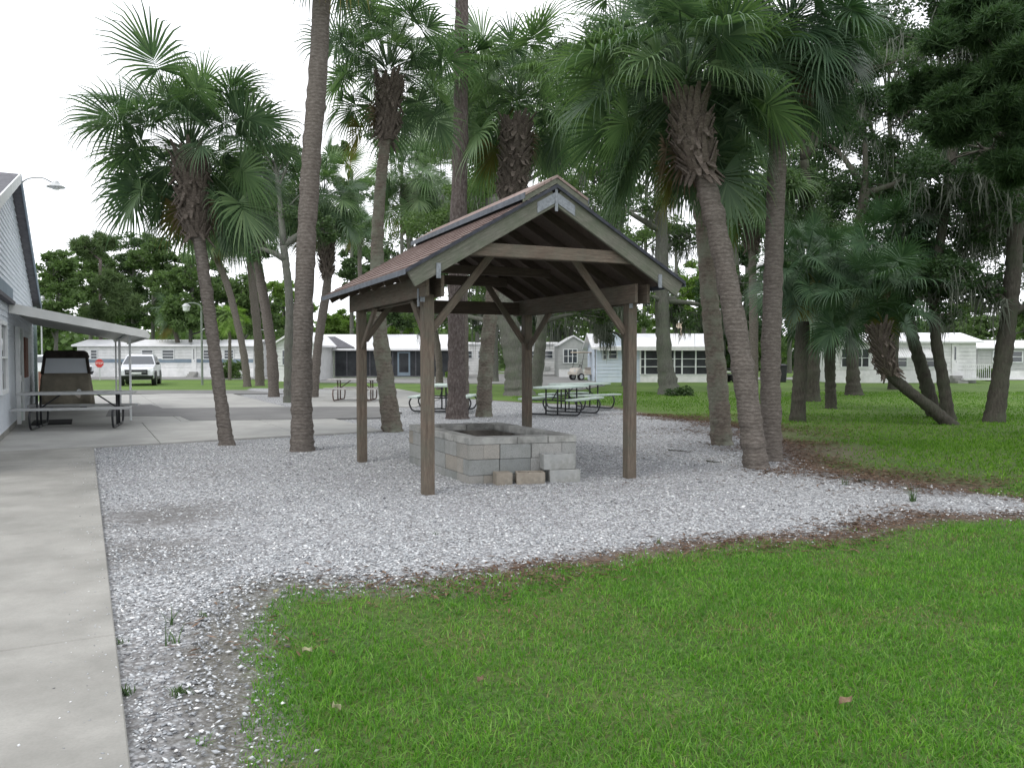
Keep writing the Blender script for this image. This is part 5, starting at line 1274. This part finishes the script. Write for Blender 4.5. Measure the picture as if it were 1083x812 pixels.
p = gp(469.5, 436); picnic('picnic table seen end on behind the scaly pine trunk and front shelter post', (p[0], p[1], .03), R(84), M['mint'], M['black'])
p = gp(594, 439.5); picnic('nearer of the two pale green picnic tables right of the rear shelter post', (p[0], p[1], .03), R(60), M['mint'], M['black'])
p = gp(613, 433.5); picnic('farther of the two pale green picnic tables right of the rear shelter post', (p[0], p[1], .03), R(38), M['mint'], M['black'])

# ================================================================ VEHICLES
def wheel(root, x, y, r, wdt, name='wheel', rimm='chrome'):
    m = MB(); m.tube([(x - wdt / 2, y, r), (x + wdt / 2, y, r)], r, 20); w_ = m.build(name, M['rubber'], root, local=True, bevel=.012)
    m = MB(); m.tube([(x - wdt / 2 - .008, y, r), (x + wdt / 2 + .008, y, r)], r * .62, 14); m.build('rim', M[rimm], w_, local=True)
def suv(label, loc, rz, paint, front=True):
    """x across, y forward towards -y (front at negative y)"""
    root = thing('parked_car', label, 'car', loc, rz)
    Wd = .93
    prof = [(-2.15, .34), (-2.28, .50), (-2.26, .78), (-2.10, .95), (-1.15, 1.08), (-1.0, 1.10), (1.9, 1.12), (2.2, 1.05), (2.25, .5), (2.15, .32)]
    def body(prof, wf, name, mat, bev=.04):
        m = MB(); n = len(prof)
        V = [(-wf(y, z), y, z) for y, z in prof] + [(wf(y, z), y, z) for y, z in prof]
        m.add(V, [tuple(range(n)), tuple(range(n, 2 * n))[::-1]] + [(i, (i + 1) % n, n + (i + 1) % n, n + i) for i in range(n)])
        return m.build(name, mat, root, local=True, bevel=bev)
    body(prof, lambda y, z: Wd * (1 - .06 * (z > 1.0)) * (1 - .10 * max(0, (-y - 1.5))) , 'body', M[paint])
    cab = [(-1.12, 1.06), (-.35, 1.60), (-.1, 1.68), (1.3, 1.68), (1.75, 1.55), (2.1, 1.08)]
    body(cab, lambda y, z: Wd * (.95 - .42 * max(0, z - 1.08)), 'cabin', M[paint], .03)
    # windscreen, side and rear glass, proud of the cabin
    def quad(name, P, mat, th=.01):
        P = [Vector(p) for p in P]; n_ = (P[1] - P[0]).cross(P[2] - P[0]).normalized() * th; m = MB()
        m.hexa([tuple(p - n_ * .3) for p in P] + [tuple(p + n_) for p in P]); return m.build(name, mat, root, local=True)
    wt = lambda z: Wd * (.95 - .42 * (z - 1.08))
    quad('windscreen', [(-wt(1.14) + .06, -1.03, 1.135), (wt(1.14) - .06, -1.03, 1.135), (wt(1.56) - .07, -.42, 1.565), (-wt(1.56) + .07, -.42, 1.565)], M['glass'], .014)
    for s in (-1, 1):
        quad('side_window', [(s * (wt(1.14) + .004), -.85, 1.14), (s * (wt(1.14) + .004), .35, 1.14), (s * (wt(1.55) + .004), .35, 1.56), (s * (wt(1.55) + .004), -.22, 1.56)][::s], M['glass'], .012)
        quad('side_window', [(s * (wt(1.14) + .004), .45, 1.14), (s * (wt(1.14) + .004), 1.75, 1.14), (s * (wt(1.55) + .004), 1.45, 1.54), (s * (wt(1.55) + .004), .45, 1.56)][::s], M['glass'], .012)
        m = MB(); m.hexa([(s * .60, -2.30, .76), (s * .84, -2.2, .78), (s * .86, -2.0, .78), (s * .60, -2.2, .76), (s * .58, -2.28, .87), (s * .82, -2.17, .92), (s * .85, -1.98, .92), (s * .58, -2.2, .88)]); m.build('headlight', M['headlight'], root, local=True, bevel=.01)
        m = MB(); m.box(s * .96 - .09, s * .96 + .09, -.92, -.78, 1.10, 1.24); m.build('mirror', M['black'], root, local=True, bevel=.03)
        m = MB(); m.box(s * .70 - .10, s * .70 + .10, 2.235, 2.27, .85, 1.05); m.build('tail_light', M['redpaint'], root, local=True)
        for y in (-1.35, 1.35): wheel(root, s * .80, y, .34, .23)
        m = MB()
        for y in (-1.35, 1.35): m.tube([(s * .70, y, .36), (s * .935, y, .36)], .41, 22)
        m.box(min(s * .9, s * .94), max(s * .9, s * .94), -.95, .95, .30, .44); m.build('wheel_arch', M['black'], root, local=True)
    m = MB(); m.box(-.56, .56, -2.325, -2.22, .56, .84); g_ = m.build('grille', M['black'], root, local=True, bevel=.015)
    m = MB(); m.box(-.5, .5, -2.335, -2.326, .71, .73); m.build('grille_bar', M['chrome'], g_, local=True)
    m = MB(); m.hexa([(-.8, -2.2, .30), (.8, -2.2, .30), (.8, -2.0, .30), (-.8, -2.0, .30), (-.84, -2.31, .52), (.84, -2.31, .52), (.84, -2.0, .52), (-.84, -2.0, .52)]); m.build('lower_bumper', M['black'], root, local=True, bevel=.02)
    m = MB(); m.box(-.26, .26, -2.345, -2.336, .60, .69); m.build('number_plate', M['trimwhite'], root, local=True)
    return root
p = gp(140, 408); suv('silver white car facing the camera on the road beyond the patio', (p[0] - .4, p[1] + 1.9, .05), R(19), 'carwhite')
p = gp(43, 402); suv('pale car half hidden behind the clubhouse corner', (p[0], p[1] + 2, .05), R(80), 'carwhite')
def golfcart(label, loc, rz, covered=False):
    root = thing('golf_cart', label, 'golf cart', loc, rz)   # front towards -y
    m = MB(); prof = [(-1.2, .35), (-1.22, .55), (-1.0, .78), (-.75, .82), (-.62, .42), (.1, .40), (.12, .68), (.9, .72), (1.15, .60), (1.15, .32)]
    n = len(prof); V = [(-.56, y, z) for y, z in prof] + [(.56, y, z) for y, z in prof]
    m.add(V, [tuple(range(n)), tuple(range(n, 2 * n))[::-1]] + [(i, (i + 1) % n, n + (i + 1) % n, n + i) for i in range(n)]); m.build('body', M['cartcream'], root, local=True, bevel=.03)
    m = MB(); m.box(-.5, .5, .1, .55, .70, .84); m.build('seat', M['seat'], root, local=True, bevel=.03)
    m = MB(); m.box(-.5, .5, .55, .66, .88, 1.22); m.build('seat_back', M['seat'], root, local=True, bevel=.03)
    m = MB(); m.box(-.62, .62, -.95, 1.1, 1.80, 1.87); m.build('roof', M['cartroof'], root, local=True, bevel=.03)
    for s in (-1, 1):
        m = MB(); m.tube([(s * .54, -.82, .78), (s * .54, -.6, 1.81)], .018, 6); m.build('roof_post', M['black'], root, local=True)
        m = MB(); m.tube([(s * .54, .85, .7), (s * .54, .8, 1.81)], .018, 6); m.build('roof_post', M['black'], root, local=True)
        for y in (-.83, .80): wheel(root, s * .5, y, .23, .19, rimm='trimwhite')
        m = MB(); m.tube([(s * .38, -1.24, .62), (s * .38, -1.19, .62)], .07, 12); m.build('headlight', M['headlight'], root, local=True)
    m = MB(); m.tube([(-.25, -.62, .75), (-.25, -.35, 1.0)], .02, 6); m.build('steering_column', M['black'], root, local=True)
    m = MB(); m.tube([(-.25 + .16 * math.cos(t), -.35 + .08 * math.sin(t), 1.02 + .14 * math.sin(t)) for t in np.linspace(0, 2 * PI, 17)], .014, 6, cap=False); m.build('steering_wheel', M['black'], root, local=True)
    if covered:
        m = MB(); m.hexa([(-.70, -1.0, 1.72), (.70, -1.0, 1.72), (.70, 1.2, 1.72), (-.70, 1.2, 1.72), (-.60, -.9, 1.98), (.60, -.9, 1.98), (.60, 1.1, 1.98), (-.60, 1.1, 1.98)]); m.build('canopy_cover', M['browncanvas'], root, local=True, bevel=.05)
        g = np.random.default_rng(3)
        # draped curtain wall with folds
        for (x0, y0, x1, y1, nm) in ((-.76, -1.28, .76, -1.28, 'front_curtain'), (-.76, -1.28, -.76, 1.3, 'side_curtain'), (.76, -1.28, .76, 1.3, 'side_curtain'), (-.76, 1.3, .76, 1.3, 'rear_curtain')):
            n_ = 36; V = []; F = []; zz = [.14, .4, .7, 1.0, 1.22]
            ph = g.uniform(0, 6)
            for z in zz:
                for i in range(n_ + 1):
                    t = i / n_; fo = .07 * math.sin(t * 9 + ph + z * 2.4) * (1.3 - z) + .012 * math.sin(t * 23 + z * 5)
                    ins = .10 * (z / 1.22) ** 2; cx_, cy_ = x0 + (x1 - x0) * t, y0 + (y1 - y0) * t
                    if x0 == x1: V.append((cx_ * (1 - ins) + fo, cy_ * (1 - ins), z))
                    else: V.append((cx_ * (1 - ins), cy_ * (1 - ins) + fo, z))
            for r in range(len(zz) - 1):
                for i in range(n_): a = r * (n_ + 1) + i; F.append((a, a + 1, a + n_ + 2, a + n_ + 1))
            o = link(nm, npmesh(nm, np.array(V), F, M['khaki'] if 'side' in nm else M['khakilight'], smooth=True), root)
            md = o.modifiers.new('s', 'SOLIDIFY'); md.thickness = .008
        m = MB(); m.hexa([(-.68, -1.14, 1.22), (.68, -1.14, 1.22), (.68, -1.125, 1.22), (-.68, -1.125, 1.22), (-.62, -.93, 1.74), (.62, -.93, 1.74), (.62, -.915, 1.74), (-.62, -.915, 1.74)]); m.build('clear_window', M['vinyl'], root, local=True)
        for s in (-1, 1):
            m = MB(); m.tube([(s * .69, -1.15, 1.2), (s * .62, -.93, 1.76)], .05, 6); m.build('window_edge', M['browncanvas'], root, local=True)
    return root
p = gp(73, 436); golfcart('golf cart wrapped in khaki and brown canvas with a clear window, by the patio awning', (p[0] - .75, p[1] + 1.3, .05), R(27), True).scale = (.86, .86, .86)
p = gp(621, 402.5); golfcart('open cream golf cart with a beige roof by the pale blue house', (p[0], p[1], .05), R(-62))
# utility trailer between trunks
p = gp(772, 404); t = thing('utility_trailer', 'low black and white utility trailer behind the straight palm', 'trailer', (p[0], p[1], 0), R(4))
m = MB(); m.box(-1.1, 1.1, -.6, .6, .42, .50); m.build('deck', M['black'], t, local=True)
for z in (.62, .80):
    m = MB(); m.box(-1.1, 1.1, -.63, -.60, z, z + .08); m.build('side_rail', M['trimwhite'] if z < .7 else M['black'], t, local=True)
for x in (-.9, 0, .9):
    m = MB(); m.box(x - .03, x + .03, -.6, -.56, .5, .88); m.build('stake', M['black'], t, local=True)
for s in (-1, 1):
    m = MB(); m.tube([(.1, s * .62 - .08, .27), (.1, s * .62 + .08, .27)], .27, 18); m.build('wheel', M['rubber'], t, local=True)
m = MB(); m.box(-1.9, -1.1, -.04, .04, .42, .5); m.build('drawbar', M['black'], t, local=True)

# ================================================================ STREET FURNITURE
def street_lamp(label, px, top_v, arm, mat='lampgreen', r=.055):
    b = gp(*px); Y = b[1]; H = ap(px[0], top_v, Y)[2]; root = thing('street_lamp', label, 'street lamp', tuple(b))
    m = MB(); m.tube([(0, 0, -.1), (0, 0, H - .35)], [r * 1.2, r], 10); m.build('pole', M[mat], root, local=True)
    m = MB(); m.tube([tuple(p) for p in spline([(0, 0, H - .36), (arm * .04, 0, H - .1), (arm * .35, 0, H + .06), (arm * .8, 0, H + .08), (arm, 0, H)], 16)], r * .6, 8); m.build('arm', M[mat], root, local=True, smooth=True)
    m = MB(); m.tube([(arm, 0, H + .06), (arm, 0, H - .02), (arm, 0, H - .12)], [.08, .17, .24], 16); m.build('lamp_shade', M['lampgrey'], root, local=True)
    m = MB(); m.tube([(arm, 0, H - .12), (arm, 0, H - .34), (arm, 0, H - .40)], [.20, .17, .08], 14); m.build('globe', M['diffuser'], root, local=True)
street_lamp('curved arm street lamp on the grass beyond the patio, right of the white car', (214, 407), 322, -.85)
street_lamp('distant street lamp seen just above the patio awning', (45, 400), 314, .12, 'lampgrey', .05)
b = gp(105.5, 402); t = thing('stop_sign', 'small red stop sign on a post in front of the striped mobile home', 'road sign', tuple(b), 0)
m = MB(); m.tube([(0, .03, -.1), (0, .03, 1.5)], .03, 8); m.build('post', M['lampgrey'], t, local=True)
m = MB(); oc = [(.30 * math.cos(PI / 8 + k * PI / 4), 1.15 + .30 * math.sin(PI / 8 + k * PI / 4)) for k in range(8)]; m.prism(oc, -.012, 0, 'y'); sg = m.build('sign_face', M['redpaint'], t, local=True)
tx = bpy.data.curves.new('lettering', 'FONT'); tx.body = 'STOP'; tx.size = .21; tx.align_x = 'CENTER'; tx.align_y = 'CENTER'; tx.extrude = .004; tx.materials.append(M['trimwhite'])
to = bpy.data.objects.new('lettering', tx); COL.objects.link(to)
dg = bpy.context.evaluated_depsgraph_get(); me = bpy.data.meshes.new_from_object(to.evaluated_get(dg)); bpy.data.objects.remove(to)
o = link('lettering', me, sg); o.location = (0, -.018, 1.15); o.rotation_euler = (PI / 2, 0, 0)
b = gp(43.5, 415); t = thing('gate_post', 'white framed reddish gate panel beside the clubhouse corner', 'gate', tuple(b), R(0))
m = MB(); m.box(-.16, -.11, -.02, .02, 0, 1.0); m.box(.11, .16, -.02, .02, 0, 1.0); m.box(-.11, .11, -.02, .02, .93, 1.0); m.build('frame', M['trimwhite'], t, local=True)
m = MB(); m.box(-.108, .108, -.01, .01, .05, .928); m.build('panel', M['boardbrown'], t, local=True)
# garden ornaments by the striped home
def bicycle(label, px, rz):
    b = gp(*px); t = thing('bicycle', label, 'bicycle', tuple(b), rz)
    for x in (-.5, .5):
        m = MB(); m.tube([(x + .33 * math.cos(a), 0, .34 + .33 * math.sin(a)) for a in np.linspace(0, 2 * PI, 25)], .02, 6, cap=False)
        for a in np.linspace(0, PI, 6): m.tube([(x + .32 * math.cos(a), 0, .34 + .32 * math.sin(a)), (x - .32 * math.cos(a), 0, .34 - .32 * math.sin(a))], .004, 3)
        m.build('wheel', M['rubber'], t, local=True)
    m = MB()
    for a, c in (((-.5, .34), (-.15, .75)), ((-.15, .75), (.35, .8)), ((-.02, .32), (.35, .72)), ((-.5, .34), (-.02, .32)), ((-.02, .32), (-.2, .88)), ((.5, .34), (.33, .95))): m.tube([(a[0], 0, a[1]), (c[0], 0, c[1])], .018, 6)
    m.build('frame', M['whitepaint'], t, local=True)
    m = MB(); m.box(-.32, -.08, -.06, .06, .88, .93); m.build('saddle', M['black'], t, local=True, bevel=.02)
    m = MB(); m.tube([(.33, -.27, 1.0), (.36, 0, .95), (.33, .27, 1.0)], .015, 6); m.build('handlebar', M['black'], t, local=True)
bicycle('bicycle leaning by the small palm in front of the striped mobile home', (190, 398.5), R(10))
def pot(label, px, h=.5):
    b = gp(*px); t = thing('plant_pot', label, 'plant pot', tuple(b)); m = MB(); m.tube([(0, 0, 0), (0, 0, .3)], [.14, .2], 12); m.build('pot', M['boardbrown'], t, local=True)
    g = np.random.default_rng(int(px[0])); C_ = np.array([0, 0, .3 + h / 2]) + g.normal(0, 1, (240, 3)) * np.array([.12, .12, h * .3]); Q = leaf_quads(C_, .14, .4, g); link('leaves', npmesh('leaves', Q, np.arange(len(Q)).reshape(-1, 4), M['leaf_mid']), t)
pot('potted plant by the wall of the striped mobile home, left of the bicycle', (176, 398), .7)
pot('small potted plant under the windows of the striped mobile home', (169, 398), .3)

# ================================================================ SMALL THINGS ON THE GROUND
def weed(label, px, n, h, seed, mat='oakleaf'):
    b = gp(*px); g = np.random.default_rng(seed); t = thing('weed', label, 'weed', tuple(b + [0, 0, float(hgt(b[0], b[1]))])); m = MB()
    V = []; F = []
    for k in range(n):
        a = g.uniform(0, 2 * PI); l = h * g.uniform(.5, 1.2); w_ = .004 + .003 * g.random(); o = np.array([g.normal(0, .02), g.normal(0, .02), 0]); q = np.array([math.cos(a), math.sin(a), 0]); s = np.array([-q[1], q[0], 0]); bb = len(V); out = g.uniform(.2, .8)
        for tt_ in (0, .35, .7, 1): c = o + q * l * out * tt_ ** 1.6 + np.array([0, 0, l * (tt_ - .3 * out * tt_ ** 2)]); ww_ = w_ * (1 - tt_ * .92); V += [c - s * ww_, c + s * ww_]
        for i in range(3): F.append((bb + 2 * i, bb + 2 * i + 1, bb + 2 * i + 3, bb + 2 * i + 2))
    link('blades', npmesh('blades', np.array(V), F, M[mat]), t)
weed('thin upright weed in the shell left of the lawn tip', (180, 664), 9, .14, 1); weed('second thin weed just below the upright one in the shell', (185, 684), 7, .12, 2)
weed('low green tuft in the shell near the bottom left', (190, 735), 60, .05, 3); weed('small weed beside the lawn tip', (214, 655), 10, .05, 4)
weed('green tuft at the narrow right end of the gravel', (965, 531), 26, .22, 5); weed('weed by the gravel edge in front of the leaning palm', (893, 513), 14, .16, 6)
weed('grass tuft at the sidewalk edge near the bottom', (134, 736), 40, .06, 7); weed('grass tuft along the sidewalk edge halfway down', (124, 684), 30, .05, 8)
weed('tiny weed by the litter edge right of centre', (697, 573), 10, .07, 9); weed('tiny weed in the gravel in front of the shelter', (462, 567), 8, .05, 10)
def leaf(label, px, s, rz, mat):
    b = gp(*px); m = MB(); V = []; n = 7
    for i in range(n + 1):
        t = i / n; w_ = math.sin(PI * t ** .7) ** 1.4 * .25 + .006
        V += [((t - .5) * s, -w_ * s, .012 * math.sin(t * 5)), ((t - .5) * s, 0, -.006 + .01 * t), ((t - .5) * s, w_ * s, .012 + .006 * math.sin(t * 7))]
    for i in range(n): a = 3 * i; m.F += [(a, a + 1, a + 4, a + 3), (a + 1, a + 2, a + 5, a + 4)]; m.M += [0, 0]
    m.V = V; o = m.build('fallen_leaf', mat, None, **dict(label=label, cat='leaf', group='dry leaves on the lawn')); o.location = (b[0], b[1], float(hgt(b[0], b[1])) + .045); o.rotation_euler = (R(12), R(-8), rz)
    md = o.modifiers.new('s', 'SOLIDIFY'); md.thickness = .0015
M['dryleaf'] = mottled('dry_leaf', (.12, .08, .05), (.24, .17, .11), 30, .8); M['paleleaf'] = mottled('pale_leaf', (.26, .26, .15), (.36, .34, .22), 30, .7)
leaf('large curled brown leaf on the lawn at the bottom right', (894, 749), .075, .4, M['dryleaf']); leaf('pale dry leaf near the tip of the lawn', (292, 636), .055, 1.3, M['paleleaf'])
leaf('brown leaf on the lawn below the fire pit', (458, 639), .07, 2.0, M['dryleaf']); leaf('pale leaf on the lawn near its left edge', (325, 697), .05, .3, M['paleleaf'])
leaf('small brown leaf at the lower middle of the lawn', (508, 727), .05, 1.0, M['dryleaf']); leaf('small pale leaf at the lower left of the lawn', (356, 755), .05, 2.6, M['paleleaf'])
def twig(label, pxa, pxb, seed):
    a = gp(*pxa); b = gp(*pxb); g = np.random.default_rng(seed); m = MB(); n = 7
    P = [a + (b - a) * i / n + np.array([g.normal(0, .015), g.normal(0, .015), .03 + abs(g.normal(0, .01))]) for i in range(n + 1)]
    m.tube([tuple(p) for p in P], list(np.linspace(.012, .005, n + 1)), 6); m.tube([tuple(P[3]), tuple(P[3] + np.array([.06, .10, .01]))], [.007, .003], 5)
    tag(m.build('twig', M['darkbark'], None), label, 'twig', 'twigs on the gravel')
twig('longer dark twig on the gravel right of the right shelter post', (707, 478), (733, 480), 1); twig('short dark twig on the gravel left of the straight palm', (748, 490), (761, 491), 2)
twig('thin twig at the right end of the gravel', (906, 510), (925, 512), 3)
b = gp(826, 404); t = thing('rubbish_bin', 'dark bin behind the upright palm', 'bin', tuple(b)); m = MB(); m.hexa([(-.25, -.25, 0), (.25, -.25, 0), (.25, .25, 0), (-.25, .25, 0), (-.3, -.3, 1.0), (.3, -.3, 1.0), (.3, .3, 1.0), (-.3, .3, 1.0)]); m.build('body', M['black'], t, local=True, bevel=.03)
m = MB(); m.hexa([(-.32, -.34, 1.005), (.32, -.34, 1.005), (.32, .32, 1.005), (-.32, .32, 1.005), (-.29, -.3, 1.09), (.29, -.3, 1.09), (.29, .3, 1.13), (-.29, .3, 1.13)]); m.build('lid', M['black'], t, local=True, bevel=.02)
b = gp(1014, 404); t = thing('rubbish_bin', 'black bin on the street side of the white home with awnings', 'bin', tuple(b)); m = MB(); m.hexa([(-.35, -.25, 0), (.35, -.25, 0), (.35, .25, 0), (-.35, .25, 0), (-.4, -.3, .85), (.4, -.3, .85), (.4, .3, .85), (-.4, .3, .85)]); m.build('body', M['black'], t, local=True, bevel=.03)
m = MB(); m.box(-.43, .43, -.33, .33, .855, .92); m.build('lid', M['black'], t, local=True, bevel=.02)
